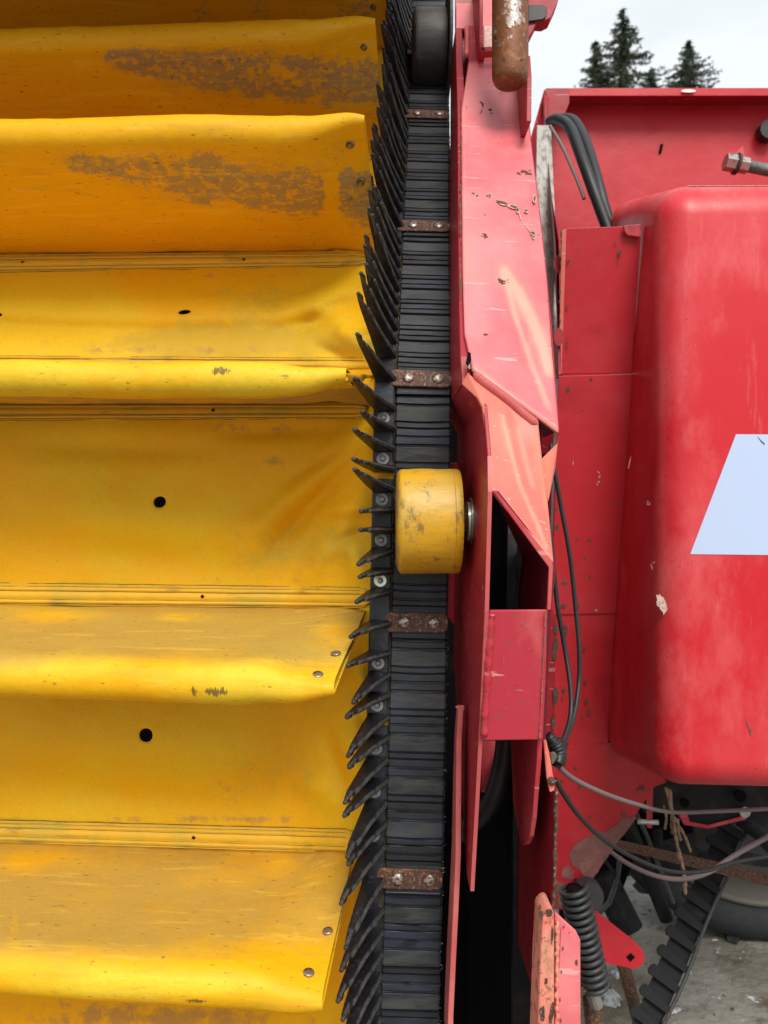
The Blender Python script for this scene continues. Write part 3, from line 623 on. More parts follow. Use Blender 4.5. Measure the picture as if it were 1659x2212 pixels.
def gridface(name, pairs, m, fade, dent, t=.005, nx=36, ny=70):  # fade: mask of the painted highlight streaks and paler edges
    pr = [(P(*a), P(*b)) for a, b in pairs]; V = []; F = []; fv = []
    for i in range(ny+1):
        u = i/ny*(len(pr)-1); k = min(int(u), len(pr)-2); f = u-k
        a = pr[k][0].lerp(pr[k+1][0], f); b = pr[k][1].lerp(pr[k+1][1], f)
        for j in range(nx+1):
            p = a.lerp(b, j/nx); x = CX + p.x/p.y*K; y = CY + (H-p.z)/p.y*K
            e = min(1, 6*j/nx, 6*(nx-j)/nx, 6*i/ny + .3, 6*(ny-i)/ny + .3); p.y += dent(x, y)*e; V.append(p); fv.append(fade(x, y))
        if i:
            for j in range(nx): F.append(((i-1)*(nx+1)+j, (i-1)*(nx+1)+j+1, i*(nx+1)+j+1, i*(nx+1)+j))
    o = mk(name, V, F, m, FR, smooth=True, attr={'fade': fv}); s_ = o.modifiers.new('t', 'SOLIDIFY'); s_.thickness = t; s_.offset = -1 if o.data.polygons[0].normal.y < 0 else 1
    return o
def lens(x, y, pts, w):   # distance falloff from a polyline
    best = 1e9
    for (x1, y1), (x2, y2) in zip(pts, pts[1:]):
        l2 = (x2-x1)**2+(y2-y1)**2; q = max(0, min(1, ((x-x1)*(x2-x1)+(y-y1)*(y2-y1))/l2)); best = min(best, math.hypot(x-x1-q*(x2-x1), y-y1-q*(y2-y1)))
    return math.exp(-(best/w)**2)
LN = [(1092, 590), (1120, 630), (1150, 690), (1172, 750), (1185, 800)]; LN2 = [(1088, 585), (1112, 680), (1150, 790), (1185, 880)]
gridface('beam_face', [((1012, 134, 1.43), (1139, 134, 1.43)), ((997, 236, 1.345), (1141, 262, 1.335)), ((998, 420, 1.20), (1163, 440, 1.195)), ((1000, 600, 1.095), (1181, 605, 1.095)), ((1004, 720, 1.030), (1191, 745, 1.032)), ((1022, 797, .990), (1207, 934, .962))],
    M_redf, lambda x, y: .9*lens(x, y, LN, 9) + .55*lens(x, y, LN, 26) + .75*lens(x, y, LN2, 7) + .7*lens(x, y, [(1024, 795), (1205, 932)], 7) + .35*lens(x, y, [(1000, 240), (1003, 700)], 4),  # lens-shaped streaks paint the beam's highlights; the other lines pale its edges
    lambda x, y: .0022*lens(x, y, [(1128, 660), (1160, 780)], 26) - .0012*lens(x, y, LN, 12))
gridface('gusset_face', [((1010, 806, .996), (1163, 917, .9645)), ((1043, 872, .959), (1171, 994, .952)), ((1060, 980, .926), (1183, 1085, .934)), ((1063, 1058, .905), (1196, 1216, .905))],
    M_salmon, lambda x, y: .8*lens(x, y, [(1085, 900), (1120, 1040), (1180, 1180)], 6) + .7*lens(x, y, [(1066, 1058), (1194, 1212)], 5) + .6*lens(x, y, [(1120, 930), (1150, 1050)], 8),  # streaks along the folds paint their highlights into the colour
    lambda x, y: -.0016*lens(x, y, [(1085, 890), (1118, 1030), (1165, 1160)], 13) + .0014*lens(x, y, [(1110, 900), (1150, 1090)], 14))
plate('gusset_corner', [(997, 829, 1.000), (1012, 804, .996), (1045, 873, .958)], M_salmon, FR, t=.005)
# weld bead between beam and gusset, scalloped
pth = [P(1024 + 138*i/159, 806 + 112*i/159 + 1.5*math.sin(i*.06), .993 + (.9665-.993)*i/159) for i in range(160)]
tube('weld_bead', pth, [(.0062 + .0004*math.sin(i*1.15)) * min(1, .4+i/14, .4+(159-i)/14) for i in range(160)], M_edge, FR, 10, .03)
plate('weld_notch', [(1006, 785, .9885), (1011, 760, .995), (1017, 762, .995), (1018, 780, .989), (1011, 791, .987)], M_dark, FR, t=.0015, bevel=0)
# long left side plate standing edge-on
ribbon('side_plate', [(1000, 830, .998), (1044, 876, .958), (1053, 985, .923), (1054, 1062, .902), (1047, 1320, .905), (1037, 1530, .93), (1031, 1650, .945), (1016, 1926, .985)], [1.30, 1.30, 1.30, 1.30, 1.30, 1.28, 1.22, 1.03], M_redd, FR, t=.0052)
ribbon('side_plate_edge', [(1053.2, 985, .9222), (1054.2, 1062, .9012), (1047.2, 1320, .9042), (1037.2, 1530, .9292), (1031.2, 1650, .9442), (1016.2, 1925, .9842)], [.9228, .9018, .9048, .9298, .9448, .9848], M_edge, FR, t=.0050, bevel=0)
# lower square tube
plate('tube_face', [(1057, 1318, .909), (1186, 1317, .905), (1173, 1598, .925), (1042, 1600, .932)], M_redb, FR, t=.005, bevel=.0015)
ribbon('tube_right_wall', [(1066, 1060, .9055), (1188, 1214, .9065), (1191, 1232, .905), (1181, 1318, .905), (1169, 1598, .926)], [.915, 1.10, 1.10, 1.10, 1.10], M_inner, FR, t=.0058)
plate('tube_dark_backing', [(1050, 980, 1.11), (1190, 980, 1.11), (1170, 1600, 1.13), (1040, 1600, 1.13)], M_dark, FR, t=.004, bevel=0)  # black sheet standing in for the darkness inside the open tube
plate('opening_rim', [(1064, 1061, .9035), (1070, 1058, .9035), (1193, 1211, .9035), (1195, 1224, .9035), (1190, 1318, .9035), (1182, 1318, .9035), (1186, 1226, .9035)], M_redb, FR, t=.0045, bevel=.001)
pth = [P(1062 - 16*i/44 + random.uniform(-1, 1), 1326 + 262*i/44, .9085 + .022*i/44) for i in range(45)]
tube('weld_bead', pth, [.0042 + random.uniform(-.0007, .0012) for _ in pth], M_redb, FR, 9, .08)
plate('tube_inner_wall', [(1098, 1100, 1.09), (1120, 1100, 1.09), (1112, 1316, 1.09), (1094, 1316, 1.09)], M_dkroll, FR, t=.004, bevel=0)
# tongue below the tube on the right
def zX(x, y, X): d = X*K/(x-CX); return P(x, y, d)
Xt = .2012
plate('tongue', [zX(1172, 1596, Xt), zX(1170, 1640, Xt), zX(1160, 1766, Xt), zX(1154, 1806, Xt), zX(1147, 1822, Xt), zX(1139, 1826, Xt), zX(1131, 1812, Xt), zX(1117, 1731, Xt), zX(1112, 1596, Xt)], M_redb, FR, vec=(-.0062, 0, 0))
# slim guide bar standing between belt and frame
ribbon('guide_bar', [(990, 1532, 1.05), (986, 1600, 1.045), (985, 1700, 1.03), (984, 1850, 1.02), (979, 1960, 1.02), (973, 2080, 1.02), (968, 2190, 1.02), (966, 2260, 1.02)], [1.075]*8, M_edge, FR, t=.0075)
plate('guide_bar_lug', [(983, 1527, 1.05), (1003, 1524, 1.05), (1004, 1534, 1.05), (992, 1536, 1.05)], M_edge, FR, t=.005)
# lower right wall: side plate with a ragged rusted rim, capped post
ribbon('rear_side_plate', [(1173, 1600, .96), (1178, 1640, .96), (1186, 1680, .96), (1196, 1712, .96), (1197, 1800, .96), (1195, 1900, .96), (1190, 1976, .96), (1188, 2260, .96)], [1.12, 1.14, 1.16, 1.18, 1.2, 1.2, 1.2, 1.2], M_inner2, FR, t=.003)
pth = [P(1199 + 3.2*mn.noise(Vector((i*.31, 0, 5))) + (2 if i < 20 else 0) - max(0, (i-38))*.75, 1706 + 270*i/49, .958) for i in range(50)]
tube('torn_rim', pth, [.0022 + random.uniform(-.0007, .0011) for _ in pth], M_rust, FR, 7, .2)
plate('bent_bracket', [(1174, 1600, .958), (1180, 1598, .956), (1189, 1640, .953), (1197, 1690, .95), (1198, 1708, .95), (1188, 1712, .95), (1181, 1680, .953)], M_salmon, FR, t=.004)
V, F = lathe_vf([(0, .0035), (.002, .0052), (.006, .0052), (.008, .002)], 12, 'Y', P(1193, 1690, .945)); mk('rusty_stud', V, F, M_rust, FR, smooth=True)
plate('post_face', [(1172, 1982, .93), (1186, 1968, .93), (1198, 1970, .93), (1198, 2280, .93), (1160, 2280, .93), (1166, 2100, .93)], M_post, FR, t=.05, bevel=.004)
plate('post_flange', [(1199, 1970, .945), (1213, 1984, .945), (1245, 2013, .945), (1254, 2032, .945), (1255, 2280, .945), (1199, 2280, .945)], M_redf, FR, t=.006, bevel=.0015)
plate('flange_panel', [(1212, 2004, .9435), (1240, 2022, .9435), (1249, 2038, .9435), (1250, 2280, .9435), (1207, 2280, .9435), (1206, 2140, .9435)], M_redf, FR, t=.0012, bevel=.0004)
pth = [P(1203 + 3.5*mn.noise(Vector((i*.4, 3, 5))), 1990 + 260*i/59, .942) for i in range(60)]; tube('weld_bead', pth, [.0022+random.uniform(-.0009, .0013) for _ in pth], M_post, FR, 7, .2)
# back structure seen through the gaps
plate('cross_plate', [(968, 1000, 1.31), (1052, 1000, 1.31), (1052, 1560, 1.31), (1003, 1560, 1.31), (1003, 1385, 1.31), (966, 1330, 1.31)], M_redd, FR, t=.004)
plate('rear_plate', [(1040, 1560, 1.34), (1175, 1560, 1.34), (1118, 1735, 1.34), (1103, 1722, 1.34), (1040, 1712, 1.34)], M_redb, FR, t=.004)
plate('dark_well', [(930, 900, 1.75), (1170, 900, 1.75), (1170, 2700, 1.75), (930, 2700, 1.75)], M_dark, FR, t=.004, bevel=0)  # this black sheet and its side stand in for the dark interior
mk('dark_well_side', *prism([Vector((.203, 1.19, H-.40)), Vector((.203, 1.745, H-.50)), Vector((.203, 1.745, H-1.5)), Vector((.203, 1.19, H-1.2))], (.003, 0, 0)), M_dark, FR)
# top of the frame
plate('head_plate', [(985, -90, 1.56), (1141, -90, 1.56), (1141, 60, 1.50), (985, 62, 1.50)], M_redf, FR, t=.006)
plate('head_back', [(983, -90, 1.53), (1022, -90, 1.53), (1022, 240, 1.50), (983, 240, 1.50)], M_redd, FR, t=.004)
plate('head_cross_plate', [(1011, 55, 1.485), (1046, 55, 1.485), (1046, 110, 1.45), (1060, 114, 1.45), (1141, 112, 1.45), (1139, 134, 1.43), (1012, 134, 1.43)], M_redb, FR, t=.006)
plate('slot_back', [(1046, 56, 1.50), (1141, 56, 1.50), (1141, 114, 1.46), (1046, 114, 1.46)], M_chalk, FR, t=.003, bevel=0)
ribbon('head_rib', [(1035, -90, 1.43), (1035, 90, 1.40), (1037, 104, 1.40), (1042, 111, 1.40)], 1.55, M_redb, FR, t=.0075)
plate('head_strap', [(1036, 101, 1.40), (1130, 98, 1.40), (1130, 108, 1.40), (1044, 112, 1.40)], M_redb, FR, t=.02)
pth = [P(1008.5 + random.uniform(-1, 1), 58 + 62*i/20, 1.475 - .06*i/20) for i in range(21)]; tube('weld_bead', pth, [.0048+random.uniform(-.001, .0016) for _ in pth], M_redf, FR, 9, .1)
ribbon('head_flange', [(1135, 120, 1.30), (1138, 165, 1.28), (1137, 262, 1.25)], 1.44, M_redd, FR, t=.0085)
plate('head_bracket', [(1138, -60, 1.30), (1219, -60, 1.30), (1204, 8, 1.30), (1190, 38, 1.30), (1176, 45, 1.30), (1162, 44, 1.30), (1150, 68, 1.30), (1138, 88, 1.30)], M_redd, FR, t=.03)
plate('head_bracket_rubber', [(1141, 10, 1.295), (1176, 10, 1.295), (1182, 18, 1.295), (1180, 36, 1.295), (1172, 42, 1.295), (1141, 46, 1.295)], M_hose, FR, t=.004)

# paint chips and scratches: flakes lying a hair proud of the paint
def flakes(name, parent, spec, m, dfun, seed=0):
    r = random.Random(seed); VF = []
    for (x, y, w, h, a) in spec:
        n = 11; pts = []; d = dfun(x, y)
        for k in range(n):
            th = 2*math.pi*k/n; q = r.uniform(.62, 1.12); u = w*math.cos(th)*q; v = h*math.sin(th)*q
            px = x + u*math.cos(a) - v*math.sin(a); py = y + u*math.sin(a) + v*math.cos(a); pts.append(P(px, py, dfun(px, py) - .0006))
        VF.append(prism(pts, (0, .0005, 0)))
    V, F = joinvf(VF); o = mk(name, V, F, m, parent); return tag(o, kind='stuff')
bmd = lambda x, y: float(np.interp(y, [134, 249, 430, 602, 732, 865], [1.43, 1.340, 1.1975, 1.095, 1.031, .976])) - .003
bm_chips = [(1022, 418, 7, 2, .3), (1031, 423, 3.5, 2.5, .5), (1058, 421, 3.5, 3, 1), (1085, 437, 13, 3, .3), (1109, 446, 10, 2.8, .25), (1118, 453, 3, 5, -.3), (1136, 454, 4.5, 3, .6),
            (1151, 503, 5, 3, .4), (1153, 511, 3, 4, .2), (1155, 428, 3, 8, 0), (1043, 228, 5, 1.2, .9), (1040, 240, 1, 9, .5), (1041, 222, 6, 1.6, .6), (1006, 225, 1, 14, -.3)]
flakes('scraped_halo', FR, [(x, y+1, w*1.12+.8, h*1.2+.8, a) for x, y, w, h, a in bm_chips[:10]] + [(1124, 468, 1.2, 10, -.3), (1142, 495, 1, 12, -.6), (1016, 790, 5, 9, .3)], M_chalk, lambda x, y: bmd(x, y)-.0002, 3)
flakes('paint_chip', FR, bm_chips, M_chipm, lambda x, y: bmd(x, y)-.0009, 4)
flakes('edge_wear', FR, [(995.5 + random.uniform(-1, 1), y, random.uniform(.8, 2.2), random.uniform(4, 16), 0) for y in np.arange(215, 640, 19)], M_chipm, lambda x, y: bmd(max(x, 1000), y) - .0012, 5)
flakes('edge_wear', FR, [(1168, 1975, 6, 9, .3), (1186, 1972, 8, 10, 0), (1193, 2020, 3, 22, 0), (1192, 2190, 5, 26, .1), (1172, 2190, 7, 20, 0), (1180, 2120, 4, 9, 0)], M_rust, lambda x, y: .9295, 6)
flakes('paint_chip', FR, [(1218, 2003, 2, 5, .3), (1246, 2080, 3, 7, 0), (1216, 2050, 1.5, 6, .1), (1213, 2100, 1.5, 4, 0), (1210, 2160, 1.4, 5, 0), (1212, 2205, 1.5, 5, 0), (1230, 2015, 1, 2, 0)], M_chipm, lambda x, y: .9422, 7)

flakes('scratch', FR, [(1130, 1345, 1, 7, 1.2), (1122, 1362, .7, 9, .6), (1118, 1475, 2.5, 1.2, .3), (1100, 1500, .8, 4, .8), (1092, 1530, .7, 5, -.5), (1160, 1500, .7, 6, .2), (1088, 1425, .8, 10, .1), (1146, 1400, .6, 8, .9), (1140, 1352, .6, 9, -1.2)], M_edge, lambda x, y: .905 + (y-1318)/282*.020 - .0022, 14)
flakes('edge_wear', FR, [(1179 - (y-1318)*.045, y, random.uniform(.8, 2.4), random.uniform(3, 12), .05) for y in np.arange(1335, 1590, 14)], M_bare, lambda x, y: .905 + (y-1318)/282*.020 - .0022, 15)
# rusted pipe with a rounded foot, hanging in front of the head of the frame
pp = P(1102, 120, 1.27); rp = 39/K*1.27
prof = [(pp.z+1.0, rp), (pp.z+.13, rp), (pp.z+.05, rp), (pp.z, rp*1.0)]; zb = P(1102, 189, 1.27).z + .003
for k in range(8): th = math.pi/2*k/7; prof.append((zb + .020*(1-math.sin(th)), rp*(1-.0) if k == 0 else rp*(.35+.65*math.cos(th)**.6) if k < 7 else rp*.3))
prof = [(z, r) for z, r in prof]
zz = np.linspace(pp.z+.35, zb+.02, 60); prof = [(float(z), rp) for z in zz] + prof[5:]
V, F = lathe_vf(prof, 40, 'Z', (pp.x, 1.27, 0))
PI_ = thing('steel_pipe', 'rusted steel pipe with a rounded foot hanging in front of the red frame', 'pipe', (pp.x, 1.27, zb))
att = [1.0*math.exp(-((v.x-pp.x)/(rp*.55))**2)*min(1, max(0, (v.z-zb-.045)/.05)) for v in V]
mk('pipe_body', V, F, M_pipe, PI_, smooth=True, attr={'bare': att})

# hose behind the tube
tag(tube('hydraulic_hose', smooth_path([P(1094, 1560, 1.2), P(1092, 1610, 1.2), P(1085, 1660, 1.2), P(1068, 1720, 1.2), P(1035, 1765, 1.22), P(990, 1800, 1.25)]), .0165, M_hose, None, 14, org=P(1060, 1740, 1.2)), 'thick grey-black hose curving down behind the red square tube', 'hose')

# ------------------------------------------------------------------ red housing on the right
HS = thing('side_housing', 'chipped red sheet-metal housing with three stacked panels left of the rounded cover', 'machine housing', tuple(P(1300, 2000, 1.9)))
dp = lambda y: 1.62 + (y-490)/1122*.24
def hp(x, y, o=0): return P(x, y, dp(y)-o)
plate('panel', [hp(1224, 493), hp(1386, 487), hp(1365, 806), hp(1212, 808)], M_redp, HS, t=.006)
plate('panel', [hp(1207, 812, .004), hp(1366, 808, .004), hp(1333, 1325, .004), hp(1190, 1328, .004)], M_redp, HS, t=.008)
plate('panel', [hp(1190, 1322), hp(1334, 1318), hp(1314, 1612), hp(1180, 1614)], M_redp, HS, t=.006)
plate('panel_flange', [hp(1214, 498, .002), hp(1224, 493, .002), hp(1213, 808, .002), hp(1206, 806, .002)], M_salmon, HS, t=.004, bevel=.0008)
plate('panel_side', [hp(1207, 812), hp(1211, 816), hp(1196, 1620), hp(1176, 1640)], M_redd, HS, t=.03)
plate('corner_lug', [hp(1347, 487, .012), hp(1385, 484, .012), hp(1385, 512, .012), hp(1356, 508, .012), hp(1350, 500, .012)], M_redb, HS, t=.008)
plate('lower_gusset', [hp(1178, 1614, .003), hp(1345, 1606, .003), hp(1420, 1650, .003), hp(1440, 1690, .003), hp(1414, 1700, .003), hp(1370, 1765, .003), hp(1250, 1945, .003), hp(1232, 1966, .003), hp(1170, 1962, .003), hp(1160, 1700, .003)], M_redp, HS, t=.008)
def blob(name, parent, pts, m, dfun, off, seed=1, rag=3.0, sub=5):
    r = random.Random(seed); out = []
    for i in range(len(pts)):
        a = pts[i]; b = pts[(i+1) % len(pts)]
        for k in range(sub): t = k/sub; out.append((a[0]+(b[0]-a[0])*t+r.uniform(-rag, rag), a[1]+(b[1]-a[1])*t+r.uniform(-rag, rag)))
    V, F = prism([P(x, y, dfun(x, y)-off) for x, y in out], (0, .0004, 0)); return mk(name, V, F, m, parent)
dpp = lambda x, y: dp(y)
blob('rust_patch', HS, [(1374, 1764), (1345, 1768), (1318, 1792), (1290, 1800), (1268, 1806), (1240, 1826), (1228, 1845), (1234, 1866), (1252, 1880), (1262, 1900), (1252, 1930), (1262, 1927), (1310, 1855)], M_bare, dpp, .0048, 2, 2)
blob('rust_patch', HS, [(1213, 1878), (1226, 1868), (1240, 1882), (1236, 1898), (1222, 1900), (1212, 1892)], M_bare, dpp, .0046, 3, 1.5)
blob('rust_patch', HS, [(1202, 1905), (1225, 1908), (1240, 1916), (1236, 1940), (1228, 1964), (1203, 1960)], M_bare, dpp, .0046, 4, 2)
V, F = lathe_vf([(0, .0055), (.0006, .0055)], 14, 'Y', P(1244, 1903, dp(1903)-.0055)); mk('bolt_hole_shade', V, F, M_dark, HS)
r_ = random.Random(5); ch = [(1339, 545, 5, 6, 0), (1336, 561, 3, 3, 0), (1332, 522, 3, 3, 0), (1228, 565, 4, 4, 0), (1321, 661, 2.5, 1.5, 0), (1226, 742, 2.5, 5, 0), (1227, 841, 5, 5.5, 0), (1226, 663, 2.5, 5, .2),
    (1277, 819, 4, 3, .2), (1298, 949, 1.8, 2, 0), (1329, 1089, 6, 2, -.6), (1272, 1168, 7, 4, 0), (1246, 1165, 3, 5, .5), (1266, 1207, 5, 3, .8), (1274, 1246, 3, 5, 0), (1219, 1258, 6, 5, 0), (1218, 1310, 6, 5, 0),
    (1248, 1310, 5, 3, -.8), (1222, 1362, 5, 11, 0), (1311, 1392, 3, 3, 0), (1263, 1403, 4, 3, 0), (1264, 1474, 4, 3, .3), (1218, 1490, 5, 5, 0), (1216, 1507, 3, 3, 0), (1272, 1540, 5, 4, -.4), (1258, 1549, 3, 3, 0),
    (1267, 1516, 4, 5, 0), (1240, 1550, 5, 3, 0), (1243, 1660, 4, 4, 0), (1254, 1704, 5, 5, 0), (1215, 1687, 4, 4, 0), (1274, 1766, 4, 4, 0), (1229, 1722, 4, 5, 0), (1298, 1766, 2, 2, 0), (1388, 1703, 6, 7, .5), (1380, 1706, 4, 4, 0), (1348, 1760, 6, 5, 0), (1225, 1610, 5, 6, 0),
    (1202, 1100, 3, 6, 0), (1203, 1140, 7, 7, 0), (1201, 1360, 6, 12, .1), (1200, 1400, 6, 24, .1), (1198, 1420, 6, 10, 0), (1200, 1505, 7, 20, .1), (1196, 1560, 5, 16, .1)] + [(1210 + r_.uniform(0, 3) - (y-500)*.012, y, r_.uniform(1, 2.5), r_.uniform(4, 12), 0) for y in np.arange(505, 800, 21)]
ch += [(r_.uniform(1215, 1330)-(y-500)*.02, y, r_.uniform(.7, 1.6), r_.uniform(.7, 1.8), 0) for y in [r_.uniform(520, 1700) for _ in range(60)]]
flakes('paint_chip', HS, ch, M_chipm, lambda x, y: dp(y)-.0052, 8)
flakes('scratch', HS, [(1293, 1020, 4, 1.2, .8), (1295, 1030, 4.5, 1.5, -1), (1294, 1041, 3, 2, .6), (1290, 1046, 1, 4, 0), (1288, 1318, 5, 3, 0), (1238, 1000, 1, 6, .1)], M_chalk, lambda x, y: dp(y)-.0056, 9)
# rear wall with folded top flange
plate('rear_panel', [P(1186, 206, 2.34), P(2200, 206, 2.34), P(2200, 1300, 2.34), P(1200, 1300, 2.34)], M_redp, HS, t=.006)
plate('top_flange', [P(1180, 190, 2.26), P(2200, 190, 2.26), P(2200, 196, 2.26), P(1184, 197, 2.26)], M_redd, HS, vec=(0, .09, 0))
plate('top_lip', [P(1182, 190, 2.255), P(2200, 189, 2.255), P(2200, 206, 2.255), P(1184, 207, 2.255)], M_redp, HS, t=.004)
plate('side_post', [P(1176, 195, 2.25), P(1186, 204, 2.25), P(1188, 400, 1.95), P(1207, 520, 1.70), P(1212, 810, 1.66), P(1206, 810, 1.66), P(1200, 520, 1.70), P(1183, 400, 1.95), P(1175, 240, 2.2)], M_redd, HS, t=.006)
plate('corner_plate', [P(1178, 192, 2.24), P(1230, 190, 2.24), P(1230, 222, 2.24), P(1218, 252, 2.24), P(1186, 252, 2.24)], M_redd, HS, t=.004)
plate('outer_bracket', [P(1176, 192, 2.3), P(1184, 205, 2.3), P(1180, 300, 2.25), P(1172, 420, 2.2), P(1162, 480, 2.2), P(1156, 390, 2.2), P(1147, 296, 2.2)], M_redd, HS, t=.01)
plate('hidden_back', [P(1150, 300, 2.33), P(1190, 300, 2.33), P(1210, 1250, 2.33), P(1150, 1250, 2.33)], M_redd, HS, t=.01, bevel=0)
V, F = lathe_vf([(0, .010), (.006, .010), (.008, .004)], 12, 'Y', P(1226, 256, 2.22)); mk('bolt', V, F, M_zinc_y, HS)
plate('slot', [P(1427, 311, 2.336), P(1433, 311, 2.336), P(1429, 331, 2.336), P(1423, 331, 2.336)], M_dark, HS, t=.002, bevel=0)
V, F = lathe_vf([(-.002, .022), (.0, .022), (.002, .016)], 20, 'Y', P(1487, 197, 2.25)); V = [Vector((v.x, v.y, P(1487, 197, 2.25).z + (v.z-P(1487, 197, 2.25).z)*.22)) for v in V]; mk('slot_eyelet', V, F, M_steel, HS)
V, F = lathe_vf([(0, .030), (.03, .030)], 24, 'Y', P(1664, 278, 2.30)); mk('rubber_bushing', V, F, M_black, HS)
# bolt holding a grey rod, bracket behind
BT = thing('clevis_bolt', 'hex nuts clamping a grey rod in a small red bracket on the rear wall', 'bolt', tuple(P(1590, 360, 2.05)))
plate('bracket', [P(1566, 352, 2.07), P(1605, 315, 2.07), P(1612, 350, 2.07), P(1596, 370, 2.07)], M_redb, BT, t=.005)
bx = P(1570, 350, 2.03); dirx = (P(1660, 368, 2.03)-bx).normalized()
def along(a, b, r, n): return tube_vf([bx+dirx*a, bx+dirx*b], r, n)
o = mk('nut', *along(-.005, .024, .023, 6), M_steel, BT, bevel=.001); o = mk('nut', *along(.032, .058, .021, 6), M_steel, BT, bevel=.001)
mk('washer', *along(.0245, .0315, .028, 20), M_rust, BT); mk('rod', *along(.0585, .30, .0155, 18), M_zinc, BT, smooth=True)
# weathered board beside the housing
tag(plate('weathered_board', [P(1160, 270, 2.03), P(1190, 270, 2.03), P(1216, 815, 1.71), P(1152, 815, 1.71)], M_wood, None, t=.012, org=P(1185, 815, 1.7)), 'weathered grey board wedged between the pink frame and the red housing', 'board')
for (yy, rr) in ((570, .020), (728, .020)):
    V, F = lathe_vf([(0, rr), (.006, rr)], 20, 'Y', P(1207, yy, 1.655)); V = [Vector((P(1207, yy, 1.655).x + (v.x-P(1207, yy, 1.655).x)*.55, v.y, v.z)) for v in V]; mk('slotted_tab', V, F, M_redd, HS)

# rounded red cover
HD = thing('rounded_cover', 'large glossy red moulded cover with rounded edges and a white sticker', 'machine cover', tuple(P(1600, 1700, 1.6)))
Xl = .561
fr_ = [P(1418, 1704, 1.50), P(2300, 1730, 1.50), P(2300, 388, 1.50), P(1426, 398, 1.50)]
fr_[0].x = Xl; fr_[3].x = Xl+.004
zt = P(1314, 425, 1.87).z; zb_ = P(1313, 1640, 1.87).z
bk = [Vector((Xl-.006, 1.90, zb_)), Vector((1.6, 1.90, zb_)), Vector((1.6, 1.90, zt)), Vector((Xl-.002, 1.90, zt))]
V = fr_ + bk; F = [(0, 1, 2, 3), (4, 5, 6, 7), (0, 1, 5, 4), (1, 2, 6, 5), (2, 3, 7, 6), (3, 0, 4, 7)]
o = mk('cover_shell', V, F, M_hood, HD, smooth=True); b = o.modifiers.new('b', 'BEVEL'); b.width = .062; b.segments = 12; b.limit_method = 'ANGLE'
hd = lambda x, y: 1.50
plate('white_sticker', [P(1590, 938, 1.4990), P(1850, 940, 1.4990), P(1850, 1201, 1.4990), P(1491, 1197, 1.4990)], M_white, HD, t=.0006, bevel=0)
blob('sticker_tear', HD, [(1637, 942), (1642, 950), (1650, 956), (1652, 960), (1644, 955)], M_chipm, lambda x, y: 1.4984, .0002, 3, .8)
blob('bare_scrape', HD, [(1418, 1287), (1425, 1283), (1434, 1292), (1439, 1305), (1441, 1318), (1434, 1329), (1427, 1316), (1420, 1308)], M_chalk, lambda x, y: 1.5165, 0, 4, 1.6)
flakes('scratch', HD, [(1408, 1225, 2, 8, -.2), (1412, 1215, 3, 2, 0), (1462, 1222, 1, 5, -.4), (1616, 1565, 2, 10, -.25), (1622, 1580, 3, 9, -.3), (1398, 1080, 2, 11, -.4), (1401, 1088, 5, 4, 0), (1360, 1000, 1.5, 16, .2)], M_bare, lambda x, y: 1.499 if x > 1440 else 1.5215 if x > 1395 else 1.585, 12)

mk('pale_top_patch', *prism([Vector((P(1478, 400, 1.56).x, 1.545, H+.6755)), Vector((1.3, 1.530, H+.671)), Vector((1.3, 1.64, H+.703)), Vector((P(1500, 400, 1.62).x, 1.62, H+.6975))], (0, 0, .0012)), M_chalk, HD)  # pale slab laid along the top front edge
# hoses and cables
tag(tube('rubber_hose', smooth_path([P(1188, 262, 2.1), P(1206, 258, 2.05), P(1232, 278, 1.98), P(1258, 345, 1.90), P(1285, 420, 1.86), P(1318, 510, 1.84)]), .0145, M_hose, None, 16, org=P(1260, 500, 1.9)), 'nearer of two thick black hoses arching over the top left of the red housing', 'hose', 'black hoses over the housing')
tag(tube('rubber_hose', smooth_path([P(1212, 256, 2.2), P(1240, 262, 2.12), P(1266, 310, 2.02), P(1290, 390, 1.93), P(1306, 450, 1.90), P(1330, 520, 1.88)]), .0145, M_hose, None, 16, org=P(1290, 500, 1.95)), 'farther of two thick black hoses, right behind the nearer one on the red housing', 'hose', 'black hoses over the housing')
tag(tube('thin_pipe', smooth_path([P(1188, 272, 2.0), P(1215, 318, 1.96), P(1245, 385, 1.90), P(1262, 430, 1.88)]), .0045, M_cableg, None, 8, org=P(1240, 400, 1.9)), 'thin grey line running down beside the two black hoses', 'line')
tag(tube('electric_cable', smooth_path([P(1190, 960, 1.32), P(1197, 1010, 1.30), P(1213, 1100, 1.30), P(1231, 1200, 1.30), P(1243, 1310, 1.30), P(1251, 1400, 1.29), P(1250, 1480, 1.28), P(1236, 1560, 1.24), P(1212, 1612, 1.19)]), .0040, M_hose, None, 10, org=P(1240, 1500, 1.3)), 'outer black cable bowing right in front of the chipped panels', 'cable', 'cables hanging before the panels')
tag(tube('electric_cable', smooth_path([P(1190, 1160, 1.28), P(1197, 1240, 1.28), P(1206, 1320, 1.28), P(1220, 1400, 1.28), P(1232, 1480, 1.26), P(1233, 1540, 1.24), P(1222, 1585, 1.21), P(1206, 1622, 1.18)]), .0040, M_hose, None, 10, org=P(1220, 1500, 1.3)), 'inner black cable hanging close beside the pink frame tube', 'cable', 'cables hanging before the panels')
CB = thing('taped_cable_joint', 'lump of black tape with a pale plastic clip where the cables meet the bracket', 'cable joint', tuple(P(1200, 1640, 1.1)))
tube('tape_wrap', smooth_path([P(1182, 1588, 1.16), P(1194, 1600, 1.16), P(1204, 1618, 1.16), P(1208, 1640, 1.16), P(1200, 1656, 1.16)]), [.006+.0035*math.sin(i*.9)**2+.004*(10 < i < 34) for i in range(41)], M_hose, CB, 12, .08)
